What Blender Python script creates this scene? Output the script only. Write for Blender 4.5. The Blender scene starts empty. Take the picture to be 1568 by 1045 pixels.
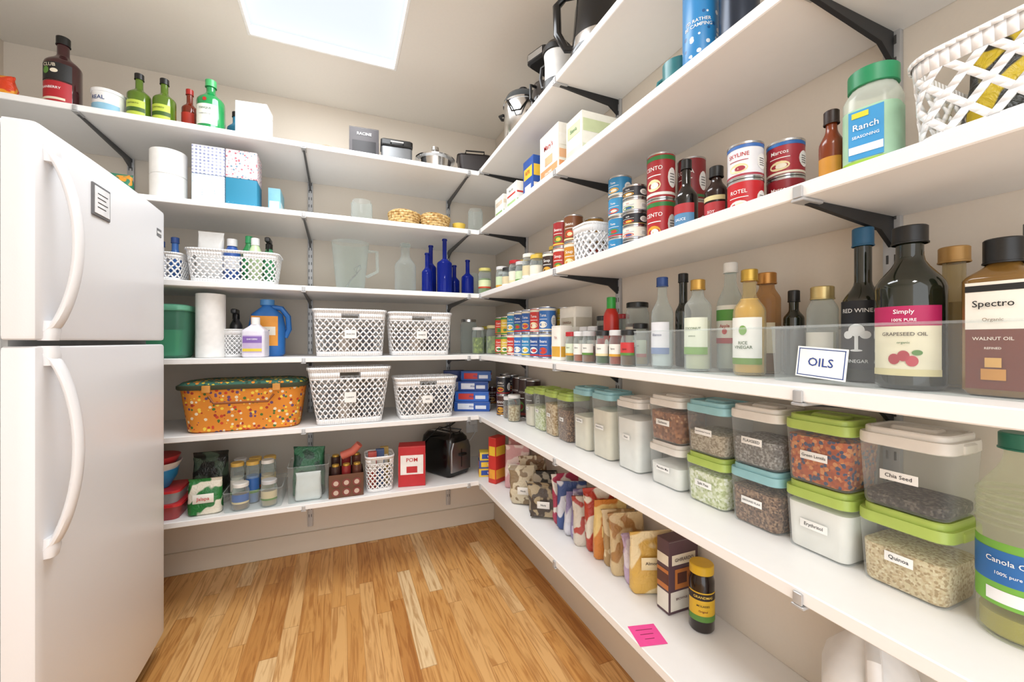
import bpy, bmesh, math, random
from mathutils import Vector, Matrix, Euler
random.seed(7)
SC=bpy.context.scene
C=SC.collection
rad=math.radians
def lin(h):
    h=h.lstrip('#'); o=[]
    if len(h)==3: h=''.join(ch*2 for ch in h)
    for i in (0,2,4):
        c=int(h[i:i+2],16)/255
        o.append(c/12.92 if c<=.04045 else ((c+.055)/1.055)**2.4)
    return (o[0],o[1],o[2],1)
_m={}
def newmat(n):
    m=bpy.data.materials.new(n); m.use_nodes=True
    nt=m.node_tree; return m,nt,nt.nodes['Principled BSDF']
def P(col,rough=.45,metal=0,coat=0,var=.04):
    k=('P',col,rough,metal,coat)
    if k in _m: return _m[k]
    m,nt,p=newmat('plain_'+col.strip('#'))
    p.inputs['Roughness'].default_value=rough; p.inputs['Metallic'].default_value=metal
    p.inputs['Coat Weight'].default_value=coat
    c=lin(col)
    tc=nt.nodes.new('ShaderNodeTexCoord'); n=nt.nodes.new('ShaderNodeTexNoise'); n.inputs['Scale'].default_value=35
    r=nt.nodes.new('ShaderNodeValToRGB')
    r.color_ramp.elements[0].position=.3; r.color_ramp.elements[1].position=.7
    r.color_ramp.elements[0].color=tuple(x*(1-var) for x in c[:3])+(1,)
    r.color_ramp.elements[1].color=tuple(min(1,x*(1+var)) for x in c[:3])+(1,)
    nt.links.new(tc.outputs['Object'],n.inputs['Vector']); nt.links.new(n.outputs['Fac'],r.inputs['Fac'])
    nt.links.new(r.outputs['Color'],p.inputs['Base Color'])
    _m[k]=m; return m
def CL(tint='#f4f7f8',alpha=.10,rough=.08,fres=.45):
    k=('C',tint,alpha,rough,fres)
    if k in _m: return _m[k]
    m,nt,p=newmat('clear_'+tint.strip('#'))
    p.inputs['Base Color'].default_value=lin(tint); p.inputs['Roughness'].default_value=rough
    t=nt.nodes.new('ShaderNodeBsdfTransparent'); t.inputs['Color'].default_value=lin(tint)
    mx=nt.nodes.new('ShaderNodeMixShader'); lw=nt.nodes.new('ShaderNodeLayerWeight'); lw.inputs['Blend'].default_value=.25
    ma=nt.nodes.new('ShaderNodeMath'); ma.operation='MULTIPLY_ADD'; ma.inputs[1].default_value=fres; ma.inputs[2].default_value=alpha; ma.use_clamp=True
    nt.links.new(lw.outputs['Facing'],ma.inputs[0]); nt.links.new(ma.outputs[0],mx.inputs[0])
    nt.links.new(t.outputs[0],mx.inputs[1]); nt.links.new(p.outputs[0],mx.inputs[2])
    nt.links.new(mx.outputs[0],nt.nodes['Material Output'].inputs['Surface'])
    _m[k]=m; return m
def SP(base,cols,scale=30,thr=.5,rough=.5,bump=0,rnd=1.0):
    """voronoi blobs in several colours over a base colour"""
    k=('S',base,tuple(cols),scale,thr,rough,bump,rnd)
    if k in _m: return _m[k]
    m,nt,p=newmat('print_'+base.strip('#')); p.inputs['Roughness'].default_value=rough
    tc=nt.nodes.new('ShaderNodeTexCoord'); v=nt.nodes.new('ShaderNodeTexVoronoi'); v.inputs['Scale'].default_value=scale
    v.inputs['Randomness'].default_value=rnd
    nt.links.new(tc.outputs['Object'],v.inputs['Vector'])
    s=nt.nodes.new('ShaderNodeSeparateColor'); nt.links.new(v.outputs['Color'],s.inputs[0])
    r=nt.nodes.new('ShaderNodeValToRGB'); r.color_ramp.interpolation='CONSTANT'
    n=len(cols)
    e=r.color_ramp.elements
    e[0].color=lin(cols[0]); e[1].position=1/n if n>1 else 1; e[1].color=lin(cols[min(1,n-1)])
    for i in range(2,n): x=e.new(i/n); x.color=lin(cols[i])
    nt.links.new(s.outputs[0],r.inputs[0])
    lt=nt.nodes.new('ShaderNodeMath'); lt.operation='LESS_THAN'; lt.inputs[1].default_value=thr
    nt.links.new(v.outputs['Distance'],lt.inputs[0])
    mx=nt.nodes.new('ShaderNodeMix'); mx.data_type='RGBA'; mx.inputs[6].default_value=lin(base)
    nt.links.new(lt.outputs[0],mx.inputs[0]); nt.links.new(r.outputs[0],mx.inputs[7])
    nt.links.new(mx.outputs[2],p.inputs['Base Color'])
    if bump:
        b=nt.nodes.new('ShaderNodeBump'); b.inputs['Strength'].default_value=bump; b.inputs['Distance'].default_value=.002; b.invert=True
        nt.links.new(v.outputs['Distance'],b.inputs['Height']); nt.links.new(b.outputs[0],p.inputs['Normal'])
    _m[k]=m; return m
def FOIL(base,c2,scale=14):
    """bag film: large soft two-colour print with crinkle bump"""
    k=('F',base,c2,scale)
    if k in _m: return _m[k]
    m,nt,p=newmat('film_'+base.strip('#')); p.inputs['Roughness'].default_value=.33
    tc=nt.nodes.new('ShaderNodeTexCoord'); n=nt.nodes.new('ShaderNodeTexNoise'); n.inputs['Scale'].default_value=scale; n.inputs['Detail'].default_value=1
    r=nt.nodes.new('ShaderNodeValToRGB'); r.color_ramp.elements[0].position=.52; r.color_ramp.elements[1].position=.56
    r.color_ramp.elements[0].color=lin(base); r.color_ramp.elements[1].color=lin(c2)
    n2=nt.nodes.new('ShaderNodeTexNoise'); n2.inputs['Scale'].default_value=45; n2.inputs['Detail'].default_value=4; n2.inputs['Distortion'].default_value=1.5
    b=nt.nodes.new('ShaderNodeBump'); b.inputs['Strength'].default_value=.7; b.inputs['Distance'].default_value=.006
    for a in (n,n2): nt.links.new(tc.outputs['Object'],a.inputs['Vector'])
    nt.links.new(n.outputs['Fac'],r.inputs[0]); nt.links.new(r.outputs[0],p.inputs['Base Color'])
    nt.links.new(n2.outputs['Fac'],b.inputs['Height']); nt.links.new(b.outputs[0],p.inputs['Normal'])
    _m[k]=m; return m
STEEL=P('#c9cacb',.25,1); CHROME=P('#dddddd',.14,1); WHITE=P('#f0f0ee',.4); BLACK=P('#161616',.35); BLK=P('#0c0c0c',.2)
WP=P('#f6f6f6',.35,var=.01); INK=P('#1d1d22',.6); PAPER=P('#f5f4f0',.7); CLEAR=CL('#f8fafa',.05,.08,.35); GLASS=CL('#f0f6f5',.10,.04,.55)

_tc={}
def tmesh(t):
    if t in _tc: return _tc[t]
    cu=bpy.data.curves.new('t','FONT'); cu.body=t; cu.align_x='CENTER'; cu.align_y='CENTER'; cu.resolution_u=2; cu.offset=.008
    ob=bpy.data.objects.new('t',cu); C.objects.link(ob); bpy.context.view_layer.update()
    me=bpy.data.meshes.new_from_object(ob.evaluated_get(bpy.context.evaluated_depsgraph_get()))
    vs=[(v.co.x,v.co.y) for v in me.vertices]; fs=[tuple(p.vertices) for p in me.polygons]
    bpy.data.objects.remove(ob); bpy.data.curves.remove(cu); bpy.data.meshes.remove(me)
    w=max(v[0] for v in vs)-min(v[0] for v in vs) if vs else 1
    _tc[t]=(vs,fs,w); return _tc[t]
def rr(w,d,r,n=4):
    r=max(.0002,min(r,w/2-.0001,d/2-.0001)); o=[]
    for cx,cy,a0 in ((w/2-r,d/2-r,0),(-w/2+r,d/2-r,90),(-w/2+r,-d/2+r,180),(w/2-r,-d/2+r,270)):
        for i in range(n+1):
            a=rad(a0+90*i/n); o.append((cx+r*math.cos(a),cy+r*math.sin(a)))
    return o
class B:
    def __init__(s): s.v=[];s.f=[];s.m=[];s.mats=[]
    def mi(s,m):
        if m not in s.mats: s.mats.append(m)
        return s.mats.index(m)
    def add(s,vs,fs,mat):
        o=len(s.v); s.v+=[tuple(v) for v in vs]; k=s.mi(mat)
        for f in fs: s.f.append(tuple(i+o for i in f)); s.m.append(k)
    def lathe(s,prof,mat,seg=24,c=(0,0,0),cap=False):
        o=len(s.v); rings=[]
        for r,z in prof:
            if r<1e-6: rings.append([len(s.v)]); s.v.append((c[0],c[1],c[2]+z))
            else:
                rings.append(list(range(len(s.v),len(s.v)+seg)))
                for j in range(seg):
                    a=2*math.pi*j/seg; s.v.append((c[0]+r*math.cos(a),c[1]+r*math.sin(a),c[2]+z))
        for i in range(len(rings)-1):
            a,b=rings[i],rings[i+1]; k=s.mi(mat[i] if isinstance(mat,list) else mat)
            for j in range(seg):
                q=(j+1)%seg
                if len(a)==1 and len(b)==1: break
                if len(a)==1: f=(a[0],b[j],b[q])
                elif len(b)==1: f=(a[j],a[q],b[0])
                else: f=(a[j],a[q],b[q],b[j])
                s.f.append(f); s.m.append(k)
    def cyl(s,r,z0,z1,mat,c=(0,0),seg=24,b=.001):
        s.lathe([(0,z0),(r-b,z0),(r,z0+b),(r,z1-b),(r-b,z1),(0,z1)],mat,seg,(c[0],c[1],0))
    def loft(s,loops,mat,cap0=True,cap1=True):
        n=len(loops[0]); o=len(s.v)
        for L in loops: s.v+=[tuple(p) for p in L]
        for i in range(len(loops)-1):
            k=s.mi(mat[i] if isinstance(mat,list) else mat)
            for j in range(n):
                q=(j+1)%n; s.f.append((o+i*n+j,o+i*n+q,o+(i+1)*n+q,o+(i+1)*n+j)); s.m.append(k)
        if cap0: s.f.append(tuple(o+j for j in range(n))[::-1]); s.m.append(s.mi(mat[0] if isinstance(mat,list) else mat))
        if cap1: s.f.append(tuple(o+(len(loops)-1)*n+j for j in range(n))); s.m.append(s.mi(mat[-1] if isinstance(mat,list) else mat))
    def rl(s,secs,mat,c=(0,0),cap0=True,cap1=True,n=4):
        s.loft([[(x+c[0],y+c[1],z) for x,y in rr(w,d,r,n)] for w,d,r,z in secs],mat,cap0,cap1)
    def box(s,c,w,d,h,mat,b=.0015,r=None):
        z0=c[2]-h/2;z1=c[2]+h/2; b=min(b,h/3,w/3,d/3); r=b if r is None else r
        s.rl([(w-2*b,d-2*b,r,z0),(w,d,r,z0+b),(w,d,r,z1-b),(w-2*b,d-2*b,r,z1)],mat,(c[0],c[1]),n=2 if r<.004 else 4)
    def tube(s,pts,r,mat,seg=8,closed=False):
        pts=[Vector(p) for p in pts]; n=len(pts); loops=[]; up=None
        for i,p in enumerate(pts):
            if closed: t=pts[(i+1)%n]-pts[i-1]
            else: t=pts[min(i+1,n-1)]-pts[max(i-1,0)]
            t.normalize()
            if up is None: up=t.orthogonal().normalized()
            up=(up-t*up.dot(t)).normalized(); sd=t.cross(up)
            R=r[i] if isinstance(r,list) else r
            loops.append([p+up*(R*math.cos(2*math.pi*j/seg))+sd*(R*math.sin(2*math.pi*j/seg)) for j in range(seg)])
        if closed: loops.append(loops[0])
        s.loft(loops,mat,not closed,not closed)
    def plate(s,x0,x1,z0,z1,y,mat,t=.0006):
        s.box(((x0+x1)/2,y-t/2,(z0+z1)/2),x1-x0,t,z1-z0,mat,b=.0001)
    def text(s,t,size,x,z,y,mat,R=None,maxw=None,rot=0,a0=0):
        vs,fs,w=tmesh(t); k=size
        if maxw and w*k>maxw: k=maxw/w
        cr,sr=math.cos(rot),math.sin(rot); o=[]
        for a,b in vs:
            a,b=a*k,b*k; a,b=a*cr-b*sr,a*sr+b*cr
            if R: o.append((R*math.sin(a/R+a0),-R*math.cos(a/R+a0),z+b))
            else: o.append((x+a,y,z+b))
        s.add(o,fs,mat)
    def arc(s,R,z0,z1,a0,a1,mat,n=14):
        vs=[];fs=[]
        for i in range(n+1):
            a=rad(a0+(a1-a0)*i/n)
            for z in (z0,z1): vs.append((R*math.sin(a),-R*math.cos(a),z))
        for i in range(n): fs.append((2*i,2*i+2,2*i+3,2*i+1))
        s.add(vs,fs,mat)
    def disc(s,R,zc,ra,rz_,a0,mat,n=14):
        """oval spot wrapped on a cylinder of radius R"""
        vs=[]
        for i in range(n):
            t=2*math.pi*i/n; a=a0+ra*math.cos(t)/R; vs.append((R*math.sin(a),-R*math.cos(a),zc+rz_*math.sin(t)))
        vs.append((R*math.sin(a0),-R*math.cos(a0),zc))
        s.add(vs,[(i,(i+1)%n,n) for i in range(n)],mat)
    def emit(s,name,loc=(0,0,0),rz=0,tilt=(0,0),parent=None,solid=0,jit=0,sharp=35):
        if jit: s.v=[(x+random.uniform(-jit,jit),y+random.uniform(-jit,jit),z+(random.uniform(-jit,jit) if z>.004 else 0)) for x,y,z in s.v]
        me=bpy.data.meshes.new(name); me.from_pydata(s.v,[],s.f)
        for m in s.mats: me.materials.append(m)
        me.polygons.foreach_set('material_index',s.m)
        bm=bmesh.new(); bm.from_mesh(me); bmesh.ops.recalc_face_normals(bm,faces=bm.faces); bm.to_mesh(me); bm.free()
        me.polygons.foreach_set('use_smooth',[True]*len(me.polygons)); me.set_sharp_from_angle(angle=rad(sharp)); me.update()
        ob=bpy.data.objects.new(name,me); C.objects.link(ob)
        ob.location=loc; ob.rotation_euler=Euler((rad(tilt[0]),rad(tilt[1]),rad(rz)))
        if solid:
            q=ob.modifiers.new('thickness','SOLIDIFY'); q.thickness=solid; q.offset=0
        if parent: ob.parent=parent
        return ob

# ------------------------------------------------------------ room numbers
XW=.945; YW=2.55; XL=-1.38; YB=-1.1; ZC=2.5
XS=.675; YS=2.09; TH=.024
S1,S2,S3,S4,S5,S6=2.075,1.76,1.422,1.097,.775,.425
E=.0006
# ------------------------------------------------------------ room shell
def wallmat(name,col,sc=60):
    m,nt,p=newmat(name); p.inputs['Roughness'].default_value=.85
    tc=nt.nodes.new('ShaderNodeTexCoord'); n=nt.nodes.new('ShaderNodeTexNoise'); n.inputs['Scale'].default_value=sc; n.inputs['Detail'].default_value=5
    nt.links.new(tc.outputs['Object'],n.inputs['Vector'])
    r=nt.nodes.new('ShaderNodeValToRGB'); c=lin(col)
    r.color_ramp.elements[0].color=tuple(x*.98 for x in c[:3])+(1,); r.color_ramp.elements[1].color=tuple(min(1,x*1.02) for x in c[:3])+(1,)
    nt.links.new(n.outputs['Fac'],r.inputs[0]); nt.links.new(r.outputs[0],p.inputs['Base Color'])
    b=nt.nodes.new('ShaderNodeBump'); b.inputs['Strength'].default_value=.1; b.inputs['Distance'].default_value=.0015
    nt.links.new(n.outputs['Fac'],b.inputs['Height']); nt.links.new(b.outputs[0],p.inputs['Normal'])
    return m
WALL=wallmat('wall_paint','#dfd5c7',140); CEIL=wallmat('ceiling_paint','#e5e0d7',90); TRIM=wallmat('trim_paint','#dcd2c2',20)
def simple(name,c,w,d,h,mat,b=.001):
    q=B(); q.box((0,0,0),w,d,h,mat,b); return q.emit(name,c)
simple('wall_back',((XL+XW)/2,YW+.05,ZC/2),XW-XL+.2,.1,ZC,WALL)
simple('wall_right',(XW+.05,(YW+YB)/2,ZC/2),.1,YW-YB,ZC,WALL)
simple('wall_left',(XL-.05,(YW+YB)/2,ZC/2),.1,YW-YB,ZC,WALL)
simple('baseboard_back',((XL+XW)/2-.008,YW-.008,.055),XW-XL-.016,.016,.11,TRIM,.003)
simple('baseboard_right',(XW-.008,(YW+YB)/2,.055),.016,YW-YB,.11,TRIM,.003)
# floor
m,nt,p=newmat('hardwood_planks'); N=nt.nodes.new; L=nt.links.new
tc=N('ShaderNodeTexCoord'); sx=N('ShaderNodeSeparateXYZ'); L(tc.outputs['Object'],sx.inputs[0])
def mth(op,a,b=None,c=None):
    q=N('ShaderNodeMath'); q.operation=op
    for i,v in enumerate((a,b,c)):
        if v is None: continue
        if isinstance(v,(int,float)): q.inputs[i].default_value=v
        else: L(v,q.inputs[i])
    return q.outputs[0]
W_=.060
xr=mth('DIVIDE',sx.outputs[0],W_); row=mth('FLOOR',xr); fx=mth('FRACT',xr)
wn=N('ShaderNodeTexWhiteNoise'); wn.noise_dimensions='1D'; L(row,wn.inputs['W'])
yy=mth('MULTIPLY_ADD',sx.outputs[1],1.5,mth('MULTIPLY',wn.outputs['Value'],9)); colm=mth('FLOOR',yy); fy=mth('FRACT',yy)
cb=N('ShaderNodeCombineXYZ'); L(row,cb.inputs[0]); L(colm,cb.inputs[1])
w2=N('ShaderNodeTexWhiteNoise'); w2.noise_dimensions='3D'; L(cb.outputs[0],w2.inputs['Vector'])
rp=N('ShaderNodeValToRGB'); e=rp.color_ramp.elements
e[0].color=lin('#c58a49'); e[1].color=lin('#efd2a2')
for po,co in ((.25,'#d7a05c'),(.5,'#e0ad6b'),(.75,'#e8bc80')): q=e.new(po); q.color=lin(co)
L(w2.outputs['Value'],rp.inputs[0])
gv=N('ShaderNodeCombineXYZ'); L(mth('MULTIPLY_ADD',sx.outputs[0],38,mth('MULTIPLY',w2.outputs['Value'],50)),gv.inputs[0]); L(mth('MULTIPLY',sx.outputs[1],2.6),gv.inputs[1]); L(mth('MULTIPLY',w2.outputs['Value'],30),gv.inputs[2])
gn=N('ShaderNodeTexNoise'); gn.inputs['Scale'].default_value=1; gn.inputs['Detail'].default_value=6; gn.inputs['Distortion'].default_value=2.2; L(gv.outputs[0],gn.inputs['Vector'])
gr=N('ShaderNodeValToRGB'); gr.color_ramp.elements[0].position=.36; gr.color_ramp.elements[0].color=(.56,.40,.25,1); gr.color_ramp.elements[1].position=.54; gr.color_ramp.elements[1].color=(1.0,1.0,1.0,1)
L(gn.outputs['Fac'],gr.inputs[0])
mx=N('ShaderNodeMix'); mx.data_type='RGBA'; mx.blend_type='MULTIPLY'; mx.inputs[0].default_value=.7; L(rp.outputs[0],mx.inputs[6]); L(gr.outputs[0],mx.inputs[7])
seam=mth('MAXIMUM',mth('LESS_THAN',fx,.03),mth('LESS_THAN',fy,.004))
m2=N('ShaderNodeMix'); m2.data_type='RGBA'; L(mth('MULTIPLY',seam,.5),m2.inputs[0]); L(mx.outputs[2],m2.inputs[6]); m2.inputs[7].default_value=lin('#8a5424')
L(m2.outputs[2],p.inputs['Base Color']); p.inputs['Roughness'].default_value=.42; p.inputs['Coat Weight'].default_value=.05
bp=N('ShaderNodeBump'); bp.inputs['Strength'].default_value=.05; L(gn.outputs['Fac'],bp.inputs['Height']); L(bp.outputs[0],p.inputs['Normal'])
simple('floor',((XL+XW)/2,(YW+YB)/2,-.02),XW-XL+.2,YW-YB+.2,.04,m)
# ceiling with skylight hole
hx0,hx1,hy0,hy1=-.372,.252,.85,2.088
q=B()
for x0,x1,y0,y1 in ((XL-.1,hx0,YB,YW+.1),(hx1,XW+.1,YB,YW+.1),(hx0,hx1,YB,hy0),(hx0,hx1,hy1,YW+.1)):
    q.box(((x0+x1)/2,(y0+y1)/2,ZC+.03),x1-x0,y1-y0,.06,CEIL,.0002)
q.emit('ceiling')
sk,nt,p=newmat('skylight_diffuser'); p.inputs['Base Color'].default_value=(.1,.1,.1,1); p.inputs['Roughness'].default_value=.7
p.inputs['Emission Color'].default_value=(.79,.87,1,1); p.inputs['Emission Strength'].default_value=.9
q=B(); q.box(((hx0+hx1)/2,(hy0+hy1)/2,ZC+.05),hx1-hx0+.04,hy1-hy0+.04,.012,sk)
F=P('#f4f4f2',.5); w=.012
for c,a,b in (((hx0+w/2,(hy0+hy1)/2),w,hy1-hy0),((hx1-w/2,(hy0+hy1)/2),w,hy1-hy0),(((hx0+hx1)/2,hy0+w/2),hx1-hx0-2*w,w),(((hx0+hx1)/2,hy1-w/2),hx1-hx0-2*w,w)):
    q.box((c[0],c[1],ZC+.02),a,b,.046,F)
q.emit('window_1')
# shelves
SH=P('#f1f0ee',.42,var=.006)
for z in (S1,S2,S3,S4,S5,S6):
    q=B(); b=.002
    def Lp(i,zz): return [(XL+.001,YS+i,zz),(XS+i,YS+i,zz),(XS+i,-.75,zz),(XW-.001,-.75,zz),(XW-.001,YW-.001,zz),(XL+.001,YW-.001,zz)]
    q.loft([Lp(b,z-TH),Lp(0,z-TH+b),Lp(0,z-b),Lp(b,z)],SH)
    q.emit('corner_wall_shelf')
# standards and brackets
GM=P('#b9babb',.4,.35); DK=P('#5a5b5d',.4,.5); DK2=P('#2f3032',.4,.4); SLOT=P('#4b4b4b',.7)
q=B()
bx=(-.936,-.156,.624); by=(2.05,1.24,.43,-.38)
for x in bx:
    q.box((x,YW-.006,1.14),.026,.011,2.0,GM,.001)
    for i in range(48):
        for dx in (-.006,.006): q.box((x+dx,YW-.0118,.2+i*.04),.0035,.0008,.016,SLOT,.0001)
for y in by:
    q.box((XW-.006,y,1.14),.011,.026,2.0,GM,.001)
    for i in range(48):
        for dy in (-.006,.006): q.box((XW-.0118,y+dy,.2+i*.04),.0008,.0035,.016,SLOT,.0001)
q.emit('shelf_standard_set')
q=B()
def wedge(q,p0,p1,h0,h1,t,zt,mt):
    d=(Vector(p1)-Vector(p0)).normalized(); n=Vector((-d.y,d.x,0))*t/2
    a=Vector(p0);b=Vector(p1); m_=a.lerp(b,.16)
    vs=[]
    for pp,h in ((a,h0),(m_,h0*.5),(b,h1)):
        for s in (1,-1):
            for zz in (zt,zt-h): vs.append((pp.x+n.x*s,pp.y+n.y*s,zz))
    q.add(vs,[(0,1,3,2),(8,10,11,9),(0,4,5,1),(4,8,9,5),(2,3,7,6),(6,7,11,10),(0,2,6,4),(4,6,10,8),(1,5,7,3),(5,9,11,7)],mt)
for z in (S1,S2,S3,S4,S5,S6):
    zt=z-TH-.0005
    for x in bx:
        wedge(q,(x,YW-.012,0),(x,YS+.02,0),.048,.007,.008,zt,DK)
        q.box((x,YS-.003,z-TH*.62),.014,.005,TH*.8,GM,.001); q.box((x,YS+.02,zt-.003),.02,.05,.005,GM,.001)
    for y in by:
        wedge(q,(XW-.012,y,0),(XS+.02,y,0),.055,.007,.008,zt,DK2)
        q.box((XS-.003,y,z-TH*.62),.005,.014,TH*.8,GM,.001); q.box((XS+.02,y,zt-.003),.05,.02,.005,GM,.001)
q.emit('shelf_bracket_set')

# ------------------------------------------------------------ fridge
fm,nt,p=newmat('fridge_enamel'); p.inputs['Base Color'].default_value=lin('#e6e6e8'); p.inputs['Roughness'].default_value=.3
tc=nt.nodes.new('ShaderNodeTexCoord'); n=nt.nodes.new('ShaderNodeTexNoise'); n.inputs['Scale'].default_value=350
b_=nt.nodes.new('ShaderNodeBump'); b_.inputs['Strength'].default_value=.12; b_.inputs['Distance'].default_value=.001
nt.links.new(tc.outputs['Object'],n.inputs['Vector']); nt.links.new(n.outputs['Fac'],b_.inputs['Height']); nt.links.new(b_.outputs[0],p.inputs['Normal'])
q=B(); y0,y1=1.215,1.922; ym=(y0+y1)/2
GSK=P('#9a9a98',.6)
q.box((-1.0,ym,.86),.66,y1-y0-.01,1.58,fm,.006)
q.box((-.665,ym,.87),.012,y1-y0-.03,1.53,GSK,.001)
def door(z0,z1):
    def loop(i,z):
        pts=[]; a,b=y0+i,y1-i; r=.010
        pts.append((-.662,a,z)); pts.append((-.640,a,z))
        for k in range(25):
            t=k/24; t=.5-.5*math.cos(math.pi*t); yy=a+(b-a)*t; ed=min(t,1-t)*(b-a)
            x=-.600-.008*(2*t-1)**2-i*.6
            if ed<r: x-=(r-math.sqrt(max(0,r*r-(r-ed)**2)))*.9
            pts.append((x,yy,z))
        pts.append((-.640,b,z)); pts.append((-.662,b,z)); return pts
    q.loft([loop(.008,z0),loop(.002,z0+.003),loop(0,z0+.01),loop(0,z1-.01),loop(.002,z1-.003),loop(.008,z1)],fm)
door(.085,1.158); door(1.172,1.648)
q.box((-.68,ym,.04),.05,y1-y0-.04,.07,P('#55565a',.6))
for i in range(9): q.box((-.652,ym,.015+i*.007),.006,y1-y0-.08,.003,BLACK,.0005)
def handle(z0,z1):
    n=24; pts=[]
    for i in range(n+1):
        t=i/n; z=z0+(z1-z0)*t
        pts.append((-.612+.056*math.sin(math.pi*t)**.6,1.255,z)); 
    L2=[]
    for i,pp in enumerate(pts):
        t=i/n; wd=.013+.007*(abs(2*t-1)**3); th=.011
        L2.append([(pp[0]+th*math.cos(a)*.9,pp[1]+wd*math.sin(a),pp[2]) for a in [2*math.pi*j/12 for j in range(12)]])
    q.loft(L2,fm)
    for zz in (z0+.008,z1-.008): q.rl([(.03,.034,.012,zz-.022),(.038,.038,.014,zz),(.03,.034,.012,zz+.022)],fm,(-.607,1.255))
handle(1.185,1.60); handle(.70,1.145)
q.box((-.600,1.457,1.545),.006,.088,.086,P('#6a6a6c',.5)); q.box((-.5965,1.457,1.545),.002,.074,.072,P('#e9e9ea',.5))
for i in range(4): q.box((-.5952,1.457-.005*(i%2),1.563-i*.012),.0006,.05-.008*(i%2),.002,INK,.0001)
q.box((-.607,1.858,1.56),.006,.042,.03,P('#8b8c90',.35,.6)); q.box((-.6035,1.858,1.56),.001,.034,.008,P('#e8e8e8',.4),.0002)
q.emit('refrigerator')

# ------------------------------------------------------------ object makers
def zoff(z): return z+E
SPOT=['#d9a23a','#5a8a3a','#e9d9a8','#c94a2a','#f0ece2']
def can(x,y,z,r,h,main,acc,txt='',rz=0,top=STEEL,acc2=None,name='food_can'):
    q=B(); m=P(main,.35) if isinstance(main,str) else main; a=P(acc,.35) if isinstance(acc,str) else acc
    q.lathe([(0,.002),(r-.004,.002),(r-.003,0),(r,.0005),(r,.004),(r-.0008,.005),(r-.0008,h-.005),(r,h-.004),(r,h-.0005),(r-.003,h),(r-.004,h-.003),(0,h-.003)],
      [STEEL]*5+[m]+[STEEL]*5,28)
    R=r-.0004
    q.arc(R,h*.08,h*.14,-178,178,a,34); q.disc(R+.0002,h*.30,r*.55,h*.13,0,P(random.choice(SPOT),.4)); q.disc(R+.0004,h*.29,r*.3,h*.07,.1,a)
    q.disc(R+.0002,h*.45,r*.4,h*.22,1.45,PAPER); q.disc(R+.0002,h*.45,r*.4,h*.22,-1.45,P('#e9e2cf',.5))
    for k in range(4): q.arc(R+.0004,h*(.34+.06*k),h*(.355+.06*k),70,95,INK,4); q.arc(R+.0004,h*(.34+.06*k),h*(.355+.06*k),-95,-70,INK,4)
    if acc2: q.arc(R,h*.84,h*.93,-178,178,P(acc2,.4),34)
    lt=main not in('#f2efe6','#e9e6da','#e6e6ea')
    if txt: q.text(txt,h*.15,0,h*.66,0,PAPER if lt else P('#b3202a'),R=R+.0005,maxw=r*1.35)
    q.arc(R+.0003,h*.50,h*.52,-32,32,PAPER if lt else a,8)
    return q.emit(name,(x,y,zoff(z)),rz)
def bprof(r,h,neck,neckh,sh,caph):
    hb=h-neckh-sh; o=[(0,.003),(r*.7,.003),(r*.88,0),(r,.006),(r,hb)]
    for i in range(1,7):
        t=i/6; o.append((neck+(r-neck)*(.5+.5*math.cos(math.pi*t)),hb+sh*t))
    o+=[(neck,h-caph*.6),(0,h-caph*.6)]; return o
def bottle(name,x,y,z,r,h,glass,cap,neck=.012,neckh=.05,sh=.035,caph=.022,capr=None,liq=None,fill=.75,labels=(),texts=(),rz=0,lw=70,spots=(),sq=False,trig=False,ribs=0):
    q=B(); pr=bprof(r,h,neck,neckh,sh,caph)
    if sq:
        q.rl([(2*a if a>0 else .002,2*a*.85 if a>0 else .002,min(a*.45,.014) if a>neck+.001 else a*.95,zz) for a,zz in pr[1:-1]],glass,n=5)
    else: q.lathe(pr,glass,28)
    for k in range(ribs):
        zz=h*(.56+.035*k); q.lathe([(r,zz-.003),(r+.0016,zz),(r,zz+.003)],glass,28)
    if liq:
        top=fill*h; lp=[(0,.006),(r*.86,.005)]
        for a,zz in pr[3:-2]:
            if zz<top: lp.append((max(a-.003,.004),zz+.002))
        lp2=[p_ for p_ in lp if p_[1]<top]; rl=lp2[-1][0]; lp2+=[(rl if top<h-neckh-sh else rl*.9,top),(0,top)]
        if sq: q.rl([(2*a,2*a*.82,min(a*.45,.012),zz) for a,zz in lp2 if a>0],liq)
        else: q.lathe(lp2,liq,24)
    cr=capr or neck*1.22
    q.lathe([(0,h-caph),(cr,h-caph),(cr,h-.0015),(cr-.0015,h),(0,h)],cap,20)
    q.lathe([(cr*.98,h-caph-.003),(cr*1.05,h-caph-.0025),(cr*1.05,h-caph-.0005),(cr*.98,h-caph)],cap,20)
    if trig:
        q.box((0,-.018,h+.01),.022,.075,.022,cap,.004); q.tube([(0,-.035,h+.002),(0,-.042,h-.02),(0,-.034,h-.04)],.004,cap,6)
    R=r+.0005; fy=-(r*.85)-.0005
    for i,(c,z0,z1,*ww) in enumerate(labels):
        a=ww[0] if ww else lw; mm=P(c,.5) if isinstance(c,str) else c
        if sq: wd=(r-.008)*min(1,a/70); q.plate(-wd,wd,z0*h,z1*h,fy+.0005-i*.0005,mm)
        else: q.arc(R+i*.0003,z0*h,z1*h,-a,a,mm)
    for (c,zc,ra,rz_,a0) in spots: q.disc(R+.0013,zc*h,ra,rz_,a0,P(c,.5))
    for t,sz,zz,c in texts:
        mm=P(c,.5)
        if sq: q.text(t,sz,0,zz*h,fy-.0028,mm,maxw=(r-.01)*1.8)
        else: q.text(t,sz,0,zz*h,0,mm,R=R+.0016,maxw=r*1.6)
    return q.emit(name,(x,y,zoff(z)),rz)
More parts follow.
